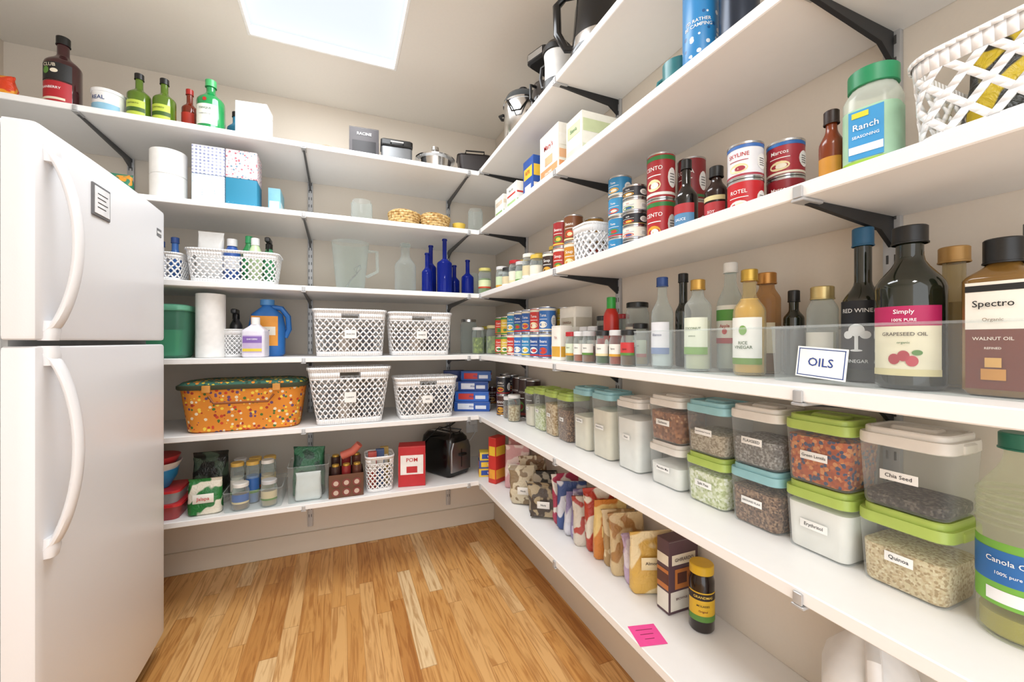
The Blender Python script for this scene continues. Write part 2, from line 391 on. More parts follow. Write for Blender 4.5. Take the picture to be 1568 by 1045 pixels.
def jar(name,x,y,z,r,h,content,lid,fill=.8,lidh=.016,labels=(),texts=(),rz=0,glass=None):
    q=B(); g=glass or GLASS; r2=r*.86
    q.lathe([(0,.002),(r*.9,0),(r,.005),(r,h-lidh-.018),(r2,h-lidh-.004),(r2,h-lidh)],g,26)
    if content: q.lathe([(0,.004),(r-.004,.004),(r-.0025,.007),(r-.0025,(h-lidh-.02)*fill),(0,(h-lidh-.02)*fill+.002)],content,22)
    if lid: q.lathe([(0,h-lidh),(r2+.003,h-lidh),(r2+.003,h-.002),(r2+.001,h),(0,h-.0005)],lid,26)
    for i,(c,z0,z1) in enumerate(labels): q.arc(r+.0005+i*.0003,z0*h,z1*h,-75,75,P(c,.5) if isinstance(c,str) else c)
    if labels: 
        z0,z1=labels[0][1],labels[0][2]; q.arc(r+.0009,z0*h,(z0*.8+z1*.2)*h,-75,75,P(random.choice(SPOT),.5)); 
    for t,sz,zz,c in texts: q.text(t,sz,0,zz*h,0,P(c,.5),R=r+.0014,maxw=r*1.6)
    return q.emit(name,(x,y,zoff(z)),rz)
LG='#b4cc66'; LC='#98c9d0'; LW='#e6e1d9'
def cont(x,y,z,w,d,h,lid,content,fill,label,rz=-90,name='food_storage_container'):
    q=B(); lh=.026; hb=h-lh; lm=P(lid,.35)
    q.rl([(w*.86,d*.86,.014,.0),(w*.90,d*.90,.018,.004),(w*.985,d*.985,.02,hb)],CLEAR,cap1=False)
    if content:
        t=hb*fill; kk=.90+.085*fill
        q.rl([(w*.86-.004,d*.86-.004,.014,.003),(w*.90-.005,d*.90-.005,.016,.007),(w*kk-.006,d*kk-.006,.018,t),(w*kk*.6,d*kk*.6,.016,t+.003)],content)
    q.rl([(w*.97,d*.97,.02,hb-.004),(w,d,.022,hb-.002),(w,d,.022,hb+.010),(w*.985,d*.985,.021,hb+.014)],lm)
    q.rl([(w*.9,d*.9,.02,hb+.014),(w*.9,d*.9,.02,h-.004),(w*.87,d*.87,.018,h-.002),(w*.80,d*.80,.018,h-.002),(w*.79,d*.79,.018,h-.006)],lm)
    q.box((0,0,h-.005),w*.5,d*.34,.010,lm,.003,.008)
    for s_ in (1,-1): q.box((s_*w*.49,0,hb+.004),w*.06,d*.34,.016,lm,.003)
    fy=-d*.94/2-.002
    lz=hb*.52; lw_=w*(.15 if len(label)<7 else .20)
    q.plate(-lw_,lw_,lz-.0075,lz+.0075,fy,PAPER); q.text(label,.0085,0,lz,fy-.001,INK,maxw=lw_*1.75)
    return q.emit(name,(x,y,zoff(z)),rz)
def carton(name,x,y,z,w,d,h,main,plates=(),texts=(),rz=0,side=None,sidetext=()):
    q=B(); mm=P(main,.5) if isinstance(main,str) else main
    q.box((0,0,h/2),w,d,h,mm,.0012)
    q.plate(-w*.495,w*.495,h-.004,h-.0035,-d/2,P('#bdb6aa',.6),.0003)
    for i,(a,b,c_,e_,col) in enumerate(plates):
        q.plate((a-.5)*w,(b-.5)*w,c_*h,e_*h,-d/2-i*.0003,P(col,.5) if isinstance(col,str) else col,.0004)
        if side is None or side:
            for sx_ in (1,-1): q.box((sx_*(w/2+.0003+i*.0002),0,(c_+e_)/2*h),.0005,d*.94,(e_-c_)*h,P(col,.5) if isinstance(col,str) else col,.0001)
    for t,sz,zz,c in texts: q.text(t,sz,0,zz*h,-d/2-.0026,P(c,.5),maxw=w*.8)
    return q.emit(name,(x,y,zoff(z)),rz)
def pouch(name,x,y,z,w,t,h,main,plates=(),texts=(),rz=0,tilt=(0,0),jit=.0015,slump=0):
    q=B(); mm=P(main,.3) if isinstance(main,str) else main
    secs=[(w*.9,t*.75,t*.3,0),(w,t,t*.4,.02*h+.004),(w*1.02,t*1.05,t*.45,.14*h),(w,t,t*.45,.28*h),(w*.99,t*.95,t*.4,.44*h),(w*.97,t*.75,t*.35,.6*h),(w*.95,t*.5,t*.25,.74*h),(w*.94,t*.22,t*.1,.87*h),(w*.93,.004,.001,.93*h),(w*.96,.004,.001,h)]
    q.rl(secs,mm,n=3)
    def nf(a,b,c):
        return math.sin(a*90+c*50+x*31)*math.cos(c*70-a*40+y*17)
    nv=[]
    for a,b,c in q.v:
        f=c/h; bx_=slump*f*f*.5; 
        if jit and c>.001: b+=jit*1.6*nf(a,b,c); a+=random.uniform(-jit,jit)*.6; c+=random.uniform(-jit,jit)*.6+(jit*2.2*math.sin(a*60+y*9) if f>.9 else 0)
        nv.append((a+bx_,b,c))
    q.v=nv
    for i,(a,b,c_,e_,col) in enumerate(plates):
        yo=-t/2-.002-jit
        q.plate((a-.5)*w,(b-.5)*w,c_*h,e_*h,yo-i*.0004,P(col,.4) if isinstance(col,str) else col)
    for tt,sz,zz,c in texts: q.text(tt,sz,0,zz*h,-t/2-.0045-jit,P(c,.5),maxw=w*.6)
    lift=(t/2)*math.sin(rad(abs(tilt[0])))+(w/2)*math.sin(rad(abs(tilt[1])))
    return q.emit(name,(x,y,zoff(z)+lift),rz,tilt,sharp=50)
def basket(x,y,z,w,d,h,taper=.84,rz=0,pitch=.030,label=None,name='plastic_lattice_basket',slot=True,mat=None,hw=.0042):
    q=B(); mat=mat or WP
    base=rr(w,d,.035,8); pts=[Vector(p) for p in base]; n=len(pts)
    seg=[(pts[(i+1)%n]-pts[i]).length for i in range(n)]; Lt=sum(seg); cum=[0]
    for s_ in seg: cum.append(cum[-1]+s_)
    def PT(s,t,k2=1):
        s=(s%1)*Lt; i=0
        while cum[i+1]<s and i<n-1: i+=1
        f=(s-cum[i])/max(seg[i],1e-9); p_=pts[i].lerp(pts[(i+1)%n],f); k=(taper+(1-taper)*t)*k2
        return (p_.x*k,p_.y*k,t*h)
    sf=min(range(400),key=lambda i:(PT(i/400,.5)[1]+abs(PT(i/400,.5)[0])*.5))/400
    t0,t1=.09,.80; N_=max(10,round(Lt/pitch)); hw=hw/Lt; NS=8
    for dr in (1,-1):
        for i in range(N_):
            for j in range(NS):
                ta=t0+(t1-t0)*j/NS; tb=t0+(t1-t0)*(j+1)/NS
                sa=i/N_+dr*(ta-t0)*h/Lt*.9; sb=i/N_+dr*(tb-t0)*h/Lt*.9
                k=1.0 if dr==1 else .997
                q.add([PT(sa-hw,ta,k),PT(sa+hw,ta,k),PT(sb+hw,tb,k),PT(sb-hw,tb,k)],[(0,1,2,3)],mat)
    M_=96
    def band(ta,tb,k=1,k3=None,cut=False):
        for i in range(M_):
            if cut:
                c_=((i+.5)/M_-sf+.5)%1-.5; c2=((i+.5)/M_-sf)%1-.5
                if abs(c_)*Lt<.045 or abs(c2)*Lt<.045: continue
            q.add([PT(i/M_,ta,k),PT((i+1)/M_,ta,k),PT((i+1)/M_,tb,k3 or k),PT(i/M_,tb,k3 or k)],[(0,1,2,3)],mat)
    band(.008,.1); 
    if slot: band(.78,.81); band(.81,.91,cut=True); band(.91,1)
    else: band(.79,1)
    band(1,.995,1,1.025); band(.995,.95,1.025,1.025)
    q.add([PT(i/48,.008) for i in range(48)],[tuple(range(48))],mat)
    ob=q.emit(name,(x,y,zoff(z)+.0005),rz,solid=.0024)
    if label:
        l=B(); l.plate(-.026,.026,h*.38,h*.56,-d/2*(taper+(1-taper)*.58)-.004,PAPER)
        l.text(label,.010,0,h*.47,-d/2*(taper+(1-taper)*.58)-.0055,INK,maxw=.045); l.emit('label_card',(0,0,0),0,parent=ob)
        l=B(); k=taper*.93
        for (a,b,w_,hh,cc) in ((-.28,0,.24,.55,'#8a8a8c'),(0,.1,.26,.7,'#a59c92'),(.28,-.05,.22,.62,'#6f6f74'),(-.1,-.2,.2,.5,'#b9aea2')):
            l.rl([(w*w_*k,d*.4,.02,.006),(w*w_*k,d*.42,.02,h*hh*.9),(w*w_*k*.8,d*.3,.02,h*hh)],P(cc,.7),(a*w*k,b*d*k))
        l.emit('stored_packages',(0,0,0),0,parent=ob)
    return ob
def cbin(x0,x1,y0,y1,z,h,name='clear_storage_bin',mat=None):
    q=B(); w,d=x1-x0,y1-y0; m_=mat or CL('#f5f8f8',.08,.1,.28)
    q.rl([(w*.97,d*.97,.012,.0),(w,d,.014,h)],m_,cap1=False)
    q.tube([(a,b,h) for a,b in rr(w,d,.014)],.0022,m_,6,True)
    return q.emit(name,((x0+x1)/2,(y0+y1)/2,z+.0003))

# contents
QUIN=SP('#d9c49b',['#e8d9b3','#cbb082','#e0cfa4','#b5996b'],260,.6,.8,.4); CHIA=SP('#4a4541',['#2b2826','#6a625b','#3a3532'],260,.6,.7,.4)
LENT=SP('#b5562a',['#c9743c','#a34b25','#3b4a6b','#d8935a'],150,.6,.7,.4); POW=P('#f6f4ee',.9); FLAX=SP('#8a6a52',['#6d5240','#a68669','#5a4335'],230,.6,.8,.4)
DSEED=SP('#8d8a86',['#6a6663','#a9a6a2','#76726e'],230,.6,.8,.4); BEAN=SP('#8d5a3a',['#a9714b','#734428','#b98a62'],100,.5,.5,.6)
COCO=SP('#d5dbab',['#e6eac9','#b9c28a','#f2f4e0'],150,.6,.8,.4); FLOUR=P('#ebe3d0',.9); OATS=SP('#cbb088',['#e2cda8','#b08f62'],120,.6,.8,.4); BUCK=SP('#a99b85',['#8f8069','#bfb29c'],240,.6,.8,.3)
R_=-90
# ------------------------------------------------------------ right, shelf 5 containers
d=.112; X=.858
def row(y0,y1,lo,up=None):
    w=y1-y0-.006; yc=(y0+y1)/2
    h,lid,con,fl,lab=lo; cont(X,yc,S5,w,d,h,lid,con,fl,lab)
    if up: h2,lid,con,fl,lab=up; cont(X,yc,S5+h+.0005,w,d,h2,lid,con,fl,lab)
row(.298,.424,(.128,LG,QUIN,.62,'Quinoa'),(.128,LW,CHIA,.18,'Chia Seed'))
row(.424,.548,(.128,LG,POW,.85,'Erythritol'),(.128,LG,LENT,.85,'Green Lentils'))
row(.548,.672,(.128,LC,FLAX,.75,'GROUND FLAX'),(.128,LW,DSEED,.55,'FLAXSEED'))
row(.672,.80,(.122,LG,COCO,.8,'Split Peas'),(.128,LC,BUCK,.5,'BUCKWHEAT FLOUR'))
row(.806,.935,(.122,LW,POW,.6,'Pancake Mix'),(.125,LW,BEAN,.8,'Garbanzo'))
row(.965,1.085,(.222,LW,POW,.8,'Flour'))
row(1.105,1.225,(.228,LC,FLOUR,.8,'Almond Flour'))
row(1.235,1.35,(.228,LC,FLOUR,.6,'Oat Flour'))
row(1.37,1.475,(.19,LG,FLAX,.75,'Sugar'))
row(1.48,1.585,(.19,LG,OATS,.8,'Oats'))
row(1.59,1.695,(.19,LG,COCO,.6,'Rice'))
row(1.70,1.79,(.18,LG,FLOUR,.6,'Salt'))
jar('spice_jar',.79,1.87,S5,.032,.13,OATS,WHITE,rz=R_); jar('spice_jar',.80,1.96,S5,.03,.11,FLAX,WHITE,rz=R_)
for i,yy in enumerate((1.85,1.94,2.03)):
    can(.885,yy,S5,.037,.2,'#3a2420','#8a2f26','COCOA',-70)
for i,(xx,yy) in enumerate(((.80,2.04),(.885,2.125),(.885,2.215))):
    can(xx,yy,S5,.037,.11,'#4a2c26','#b9863a','BEANS',-50); can(xx,yy,S5+.111,.037,.095,'#2a2a30','#aa3333','CHILI',-50)
# cooking oil bottle near, ribbed
bottle('cooking_oil_bottle',.838,.245,S5,.041,.272,CL('#f3f5ea',.07,.05,.4),P('#1e6a55',.35),neck=.016,neckh=.03,sh=.06,caph=.02,capr=.021,liq=P('#a59c4a',.25),fill=.12,ribs=5,
   labels=(('#7ab648',.17,.48,72),('#2f6fb3',.28,.44,72),('#f2f2f2',.19,.25,30)),texts=(('Canola Oil',.010,.39,'#ffffff'),('100% pure',.006,.33,'#ffffff')),rz=R_)
# ------------------------------------------------------------ right, shelf 4 oils
cbin(.745,.918,.142,.532,S4,.098); cbin(.745,.918,.545,.925,S4,.098)
z=S4+.0015
DG=P('#1c2016',.08,0,.5); BR=P('#3d2314',.15,0,.4)
bottle('oil_bottle',.803,.25,z,.034,.205,P('#7d5c2c',.12,0,.4),BLACK,neck=.015,neckh=.032,sh=.022,caph=.03,capr=.019,sq=True,rz=R_-0,
  labels=(('#6e2d1c',.04,.72,75),('#f2ece0',.42,.72,75),('#1c1c1c',.66,.70,75),('#c98a3a',.10,.17,30),('#d9a55a',.18,.24,20)),texts=(('Spectro',.012,.58,'#1c1c1c'),('Organic',.006,.48,'#7a5a2a'),('WALNUT OIL',.006,.36,'#f0e6d8'),('REFINED',.004,.30,'#f0e6d8')))
bottle('oil_bottle',.803,.347,z,.041,.245,DG,BLACK,neck=.016,neckh=.045,sh=.05,caph=.024,capr=.021,rz=R_+14,
  labels=(('#efe6c8',.08,.50,62),('#b3225a',.38,.50,62),('#dfd2a0',.08,.12,62)),spots=(('#b02a3a',.18,.007,.008,-.25),('#b02a3a',.20,.007,.008,.0),('#c43a4a',.17,.007,.008,.22),('#5a8a3a',.22,.006,.004,.35)),
  texts=(('Simply',.009,.465,'#ffffff'),('100% PURE',.006,.415,'#ffffff'),('GRAPESEED OIL',.0075,.33,'#3a2a20'),('organic',.005,.28,'#3d6b2a')))
bottle('vinegar_bottle',.882,.327,z,.026,.217,CL('#e5d9b8',.2,.05,.5),P('#b98f52',.4,.3),neck=.013,neckh=.05,sh=.03,liq=P('#b09a5c',.3),fill=.6,rz=R_,capr=.018)
bottle('vinegar_bottle',.886,.243,z,.025,.235,BR,BLACK,neck=.012,neckh=.06,sh=.03,rz=R_)
bottle('vinegar_bottle',.86,.437,z,.030,.272,DG,P('#1f5f86',.35),neck=.0125,neckh=.095,sh=.04,caph=.03,capr=.0155,rz=R_+10,
  labels=(('#20222a',.08,.52,70),('#f2f2f2',.20,.30,5)),spots=(('#f2f2f2',.33,.012,.011,0),('#f2f2f2',.30,.008,.007,.4),('#f2f2f2',.30,.008,.007,-.4),('#f2f2f2',.20,.009,.002,0)),texts=(('RED WINE',.010,.455,'#f2f2f2'),('VINEGAR',.008,.13,'#f2f2f2')))
bottle('vinegar_bottle',.853,.50,z,.025,.175,GLASS,P('#c9b37a',.3,.6),neck=.016,neckh=.02,sh=.025,capr=.019,liq=P('#c9b88a',.3),fill=.5,labels=(('#d8d3c6',.2,.5),),rz=R_)
bottle('sauce_bottle',.886,.575,z,.019,.178,DG,BLACK,neck=.009,neckh=.04,sh=.02,rz=R_)
bottle('vinegar_bottle',.876,.628,z,.027,.222,CL('#dcb98a',.2,.05,.5),P('#b98242',.3,.6),neck=.015,neckh=.03,sh=.03,capr=.019,liq=P('#8a5526',.3),fill=.5,rz=R_,labels=(('#d9c9a8',.2,.5),))
bottle('vinegar_bottle',.80,.612,z,.031,.222,CL('#f3e9c8',.12,.04,.5),P('#caa64a',.3,.6),neck=.0125,neckh=.05,sh=.04,capr=.016,liq=P('#dfc06e',.25),fill=.72,rz=R_+15,
  labels=(('#f1efe8',.10,.54,68),('#6a8f3a',.10,.16,68)),spots=(('#7fa95a',.42,.008,.010,0),),texts=(('RICE\nVINEGAR',.009,.28,'#3a5a2a'),))
bottle('vinegar_bottle',.871,.716,z,.030,.26,GLASS,P('#ecece8',.4),neck=.013,neckh=.045,sh=.06,capr=.016,liq=P('#e2e4da',.2),fill=.45,rz=R_+15,
  labels=(('#eceadf',.25,.6,68),('#5c9a46',.46,.56,68),('#b3343a',.25,.30,68)),spots=(('#c9352e',.36,.006,.007,0),),texts=(('Apple',.010,.41,'#b3343a'),))
bottle('vinegar_bottle',.793,.742,z,.030,.218,GLASS,P('#caa050',.3,.5),neck=.013,neckh=.035,sh=.03,capr=.0165,liq=P('#dbd5b4',.2),fill=.55,rz=R_+18,
  labels=(('#e6ecd9',.18,.58,68),('#7fa95a',.18,.26,68)),texts=(('COCONUT',.008,.46,'#46623a'),('aminos',.006,.38,'#46623a')))
bottle('olive_oil_bottle',.888,.882,z,.021,.26,DG,BLACK,neck=.011,neckh=.08,sh=.03,rz=R_)
bottle('vinegar_bottle',.80,.868,z,.028,.242,GLASS,P('#2a4a8a',.35),neck=.012,neckh=.05,sh=.05,capr=.015,liq=P('#e2e5e6',.2),fill=.4,rz=R_+18,
  labels=(('#e9e9ee',.15,.5,66),('#7a8fb8',.15,.22,66)),texts=(('Blanco',.010,.36,'#2a3a6a'),))
q=B(); q.box((0,0,0),.078,.0015,.052,PAPER,.0003)
for a in (-.0355,.0355): q.box((a,-.0009,0),.0015,.0004,.044,P('#2a4a8a'),.0001)
for a in (-.0225,.0225): q.box((0,-.0009,a),.073,.0004,.0015,P('#2a4a8a'),.0001)
q.text('OILS',.020,0,0,-.0015,P('#24408a',.5)); q.emit('paper_label',(.7415,.437,S4+.036),R_,tilt=(-3,4))
# spices
jar('spice_jar',.875,1.06,S4,.036,.195,P('#4a3628',.6),BLACK,labels=(('#d9d2c2',.2,.6),),rz=R_+20)
bottle('hot_sauce_bottle',.815,1.115,S4,.025,.215,P('#b5281c',.3),P('#2f9a3a',.35),neck=.012,neckh=.025,sh=.04,caph=.035,rz=R_+20,texts=(('SRIRACHA',.008,.45,'#ffffff'),),spots=(('#f2ece2',.30,.008,.014,0),))
sp=[(.765,.965,'#6a4a2a','#222222'),(.765,1.02,'#a9442a','#d8d8d8'),(.825,.985,'#c9a24a','#222222'),(.765,1.17,'#8a5a3a','#c9c9c9'),(.765,1.225,'#b5562a','#e0e0e0'),(.765,1.28,'#7a7a3a','#b3242a'),
    (.835,1.185,'#d9cfb8','#222222'),(.835,1.245,'#5a3a2a','#e0e0e0'),(.835,1.30,'#c94a3a','#e0e0e0'),(.90,1.165,'#d9d9c9','#b3242a'),(.90,1.225,'#a98a5a','#e6e6e6'),(.90,1.285,'#8a3a2a','#222222'),(.755,1.075,'#3a5a2a','#222222')]
for i,(a,b,c,l) in enumerate(sp):
    jar('spice_jar',a,b,S4,.022,.105+.02*(a>.8)+.04*(a>.88),P(c,.7),P(l,.35),labels=(random.choice([('#eeeae0',.25,.6),('#d9e3c9',.2,.6),('#c93a3a',.3,.65)]),),rz=R_+20,texts=(('Spice',.007,.47,'#222222'),))
carton('oats_carton',.86,1.41,S4,.12,.075,.205,'#f0ece0',((0.05,.95,.05,.3,'#e0b040'),(.1,.9,.62,.8,'#c9c2b0')),(('GRANOLA',.014,.70,'#7a4a2a'),),rz=R_)
carton('tea_carton',.775,1.37,S4,.07,.05,.13,'#f3efe4',((0.05,.95,.1,.4,'#d9a53a'),),(('TEA',.012,.65,'#a33a2a'),),rz=R_)
cols=[('#2a5fa8','#c9352e'),('#2f6cb5','#e8e2cf'),('#244f94','#c9352e'),('#c9352e','#e9e2cf'),('#2f86b8','#e9c23a')]
for i,yy in enumerate((1.535,1.625,1.715,1.805,1.895)):
    for j in range(2):
        a,b=cols[(i*2+j)%5]; can(.80,yy,S4+j*.108,.036,.107,a,b,'Tuna' if j else 'Beans',-62,acc2='#e8e2cf')
        if i%2==0: can(.89,yy+.01,S4+j*.108,.036,.107,'#c9b23a','#3a7a3a','CORN',-62)
for yy,cc in ((1.985,'#d9b73a'),(2.07,'#c93a2a')):
    for j in range(2): can(.80,yy,S4+j*.10,.035,.099,cc,'#2f7a3a','Corn',-50,acc2='#3a8a4a')
jar('pickle_jar',.80,2.18,S4,.046,.16,SP('#7a8a3a',['#5f722a','#98a650'],60,.6,.5),P('#d9cf9a',.4),rz=-30)
jar('glass_jar',.70,2.35,S4,.048,.20,None,STEEL,rz=-10)
jar('glass_jar',.83,2.36,S4,.048,.16,SP('#6a7a34',['#566a28','#8a9a48'],60,.6,.5),P('#c9b23a',.4),rz=-10)
jar('glass_jar',.72,2.23,S4,.035,.15,SP('#8a9a4a',['#6f822a','#a8b650'],60,.6,.5),WHITE,rz=-10)
# ------------------------------------------------------------ right, shelf 3
bk=basket(.80,.168,S3,.285,.205,.118,.95,rz=R_,pitch=.040,slot=False,hw=.006)
pouch('snack_bag',.83,.245,S3+.004,.12,.03,.185,FOIL('#2a2a22','#e3c62a',22),rz=R_-15,tilt=(-6,0),jit=.003)
pouch('snack_bag',.85,.185,S3+.004,.11,.03,.18,FOIL('#d9c43a','#2a2a22',24),rz=R_-20,tilt=(-4,0),jit=.003)
pouch('snack_bag',.80,.135,S3+.004,.11,.035,.15,FOIL('#c9d6dc','#8fa2ad',20),rz=R_-10,jit=.003)
q=B(); h=.165; r=.034
q.rl([(2*r-.006,2*r-.006,.020,0),(2*r,2*r,.022,.004),(2*r,2*r,.022,h*.72),(2*r*.92,2*r*.92,.024,h*.78),(2*r*.8,2*r*.8,.026,h*.84)],CL('#e8efe4',.45,.2,.3))
q.rl([(2*r-.01,2*r-.01,.020,.004),(2*r-.008,2*r-.008,.021,h*.6)],P('#e8e4cf',.8))
q.cyl(r*.92,h*.84,h,P('#23885a',.35)); 
q.rl([(2*r+.0008,2*r+.0008,.0223,h*.08),(2*r+.0008,2*r+.0008,.0223,h*.62)],P('#a9d2b4',.4),cap0=False,cap1=False)
q.rl([(2*r+.0012,2*r+.0012,.0223,h*.08),(2*r+.0012,2*r+.0012,.0223,h*.14)],P('#9fc94a',.4),cap0=False,cap1=False)
q.plate(-r*.62,r*.62,h*.15,h*.60,-r-.0007,P('#3f98d2',.4)); q.plate(-r*.6,r*.6,h*.20,h*.27,-r-.0014,P('#f2f2f2')); q.plate(-r*.5,r*.1,h*.53,h*.58,-r-.0014,P('#d9d33a'))
q.text('Ranch',.013,0,h*.44,-r-.0026,PAPER,maxw=.036); q.text('SEASONING',.006,0,h*.35,-r-.0026,PAPER,maxw=.036)
q.emit('seasoning_jar',(.765,.375,zoff(S3)),R_+12)
bottle('hot_sauce_bottle',.765,.434,S3,.0175,.135,P('#7a3414',.2),P('#2a1a14',.4),neck=.008,neckh=.03,sh=.03,caph=.02,capr=.011,rz=R_+15,labels=(('#c98a2a',.1,.4,60),))
def stack(x,y,z,r,h,specs,rz=R_+15):
    for i,sp_ in enumerate(specs): can(x,y,z+i*(h+.0006),r,h,sp_[0],sp_[1],sp_[2],rz,acc2=sp_[3] if len(sp_)>3 else None)
stack(.84,.562,S3,.034,.074,[('#8a1f2a','#2a4a8a','Marcos'),('#a32a36','#e8e2cf','Marcos','#2a6ab0')])
stack(.775,.602,S3,.034,.074,[('#c0242c','#f0e2b8','ROTEL'),('#e6e6ea','#a33a4a','SKYLINE','#3a6ab0')])
bottle('sauce_bottle',.80,.695,S3,.025,.148,P('#2a1a16',.15),BLACK,neck=.011,neckh=.03,sh=.03,capr=.015,rz=R_+15,labels=(('#b3343a',.1,.42),('#d9cf9a',.45,.52)),texts=(('SOY',.009,.27,'#ffffff'),))
bottle('sauce_bottle',.79,.775,S3,.027,.195,P('#14100e',.12,0,.4),BLACK,neck=.0105,neckh=.06,sh=.035,rz=R_+15,labels=(('#5a8fb8',.08,.42),('#b3343a',.30,.42)),texts=(('SAUCE',.009,.22,'#ffffff'),))
stack(.875,.84,S3,.036,.116,[('#a32a2e','#2f6a3a','ROMA'),('#8a2a2e','#3a7a4a','ROMA')])
stack(.80,.873,S3,.037,.122,[('#b02a2e','#e8e8e0','CENTO','#2f7a3a'),('#a3262c','#e8e8e0','CENTO','#2f7a3a')])
stack(.79,.968,S3,.035,.038,[('#2a2a30','#d9c24a','tuna'),('#e9e6da','#3a5a9a','tuna'),('#22232a','#d9c24a','catch'),('#e9e6da','#3a5a9a','tuna'),('#2a2a30','#e9e6da','Catch')])
stack(.80,1.05,S3,.036,.062,[('#2f86b8','#e9e2cf','Tuna'),('#2f86b8','#c93a3a','Tuna'),('#3a92c4','#e9e2cf','Tuna'),('#2f86b8','#e9e2cf','Tuna')])
stack(.885,1.03,S3,.036,.062,[('#3a92c4','#e9e2cf',''),('#2f86b8','#c93a3a',''),('#3a92c4','#e9e2cf','')])
basket(.80,1.185,S3,.12,.13,.135,.9,rz=R_,pitch=.026,slot=False)
for i,(a,b,c,dd) in enumerate(((.79,1.31,'#c98a2a','#e9d9a8'),(.79,1.395,'#b3342a','#e9c24a'),(.79,1.485,'#3a2a22','#c9a24a'),(.88,1.31,'#a33a2a','#e9e2cf'),(.88,1.40,'#d98a3a','#c93a2a'),(.88,1.50,'#6a3a2a','#d9c24a'))):
    can(a,b,S3,.035,.105,c,dd,'Soup',-60,acc2='#e9e2cf'); 
    if i!=2: can(a,b,S3+.1055,.035,.098,['#7a4a2a','#a32a2e','','#b98a3a','#c9632a','#4a2a22'][i],dd,'Beans',-60)
for i,yy in enumerate((1.59,1.67,1.75,1.83,1.92,2.01)):
    jar('condiment_jar',.78,yy,S3,.032,.115+.02*(i%2),P(['#7a4a2a','#a3622a','#5a3a22','#8a7a3a','#6a2a22','#b3843a'][i],.5),P(['#d9b84a','#e9e6da','#c9c9c9','#b3242a','#2a2a2a','#d9d9d9'][i],.35),labels=((['#e9e2cf','#d9c9a2','#c9d9b2'][i%3],.2,.6),),rz=-55)
    jar('condiment_jar',.87,yy,S3,.032,.14+.02*((i+1)%2),P(['#8a5a32','#5a2a1a','#c9a24a'][i%3],.5),P(['#d9b84a','#2a2a2a'][i%2],.35),labels=(('#e9e2cf',.2,.6),),rz=-55)
jar('condiment_jar',.74,2.17,S3,.036,.15,P('#6d8a3a',.5),P('#d9cf7a',.35),labels=(('#d9e2b2',.25,.55),),rz=-30)
jar('condiment_jar',.84,2.13,S3,.036,.13,P('#8a4a2a',.5),P('#c9c9c9',.35),labels=(('#e9e2cf',.25,.55),),rz=-30)
jar('glass_jar',.715,2.32,S3,.036,.16,None,None,rz=0)
# ------------------------------------------------------------ right, shelf 2
q=B(); r=.037; h=.24
q.lathe([(0,0),(r-.001,0),(r,.003),(r,h*.9),(r-.004,h*.93),(r-.004,h),(0,h)],[STEEL,STEEL]+[SP('#2f86c4',['#e8eef2','#1f5a94','#2f86c4'],60,.3,.35)]+[P('#1f5a94',.4)]*3,28)
q.text("I'D RATHER\nBE CAMPING",.018,0,h*.42,0,PAPER,R=r+.0005,maxw=.06); q.emit('travel_tumbler',(.745,.69,zoff(S2)),R_+35)
q=B(); q.lathe([(0,0),(.032,0),(.037,.004),(.038,.20),(.032,.225),(.022,.235),(.022,.26),(0,.262)],P('#27303f',.3,.4),28); q.emit('insulated_flask',(.76,.605,zoff(S2)),R_)
q=B(); q.lathe([(0,0),(.033,0),(.036,.004),(.038,.095),(.035,.095),(.033,.006),(0,.005)],P('#2f7a80',.3),24)
q.tube([(-.036,0,.08),(-.055,0,.078),(-.064,0,.05),(-.055,0,.022),(-.036,0,.02)],.005,P('#2f7a80',.3)); q.emit('coffee_mug',(.775,.785,zoff(S2)),285)
carton('tea_carton',.80,1.20,S2,.10,.15,.165,'#efeee2',((0.05,.95,.05,.35,'#d9e0c2'),(.1,.9,.6,.85,'#c9d4a8')),(('Stevia',.018,.72,'#3a6a3a'),),rz=R_)
carton('cereal_carton',.80,1.40,S2,.15,.13,.215,'#f0ece2',((0.05,.95,.05,.35,'#e39a66'),(.1,.9,.62,.82,'#f4f1ea'),(.3,.7,.40,.55,'#e9b48a')),(("Mary's",.028,.72,'#b3242c'),('CRACKERS',.012,.25,'#ffffff')),rz=R_)
carton('cracker_carton',.80,1.60,S2,.10,.12,.19,'#2350a0',((.1,.9,.55,.8,'#e9c23a'),(.2,.8,.2,.4,'#f0ece2')),(('RITE',.022,.68,'#b3242c'),),rz=R_)
carton('tea_carton',.77,1.75,S2,.12,.09,.13,'#f1efe8',((0.1,.9,.1,.4,'#a9c98a'),(.1,.9,.6,.66,'#c9352e')),(('Real Salt',.014,.8,'#333333'),),rz=R_)
carton('tea_carton',.77,1.91,S2,.11,.09,.125,'#eeece4',((0.1,.9,.1,.4,'#8fb06f'),(.1,.9,.65,.8,'#d9c9b2')),rz=R_)
jar('glass_jar',.71,2.25,S2,.042,.175,None,None)
q=B(); q.lathe([(0,0),(.024,0),(.03,.01),(.036,.05),(.033,.05),(.026,.012),(0,.006)],P('#d9b84a',.5),18); q.emit('small_bowl',(.60,2.2,zoff(S2)))
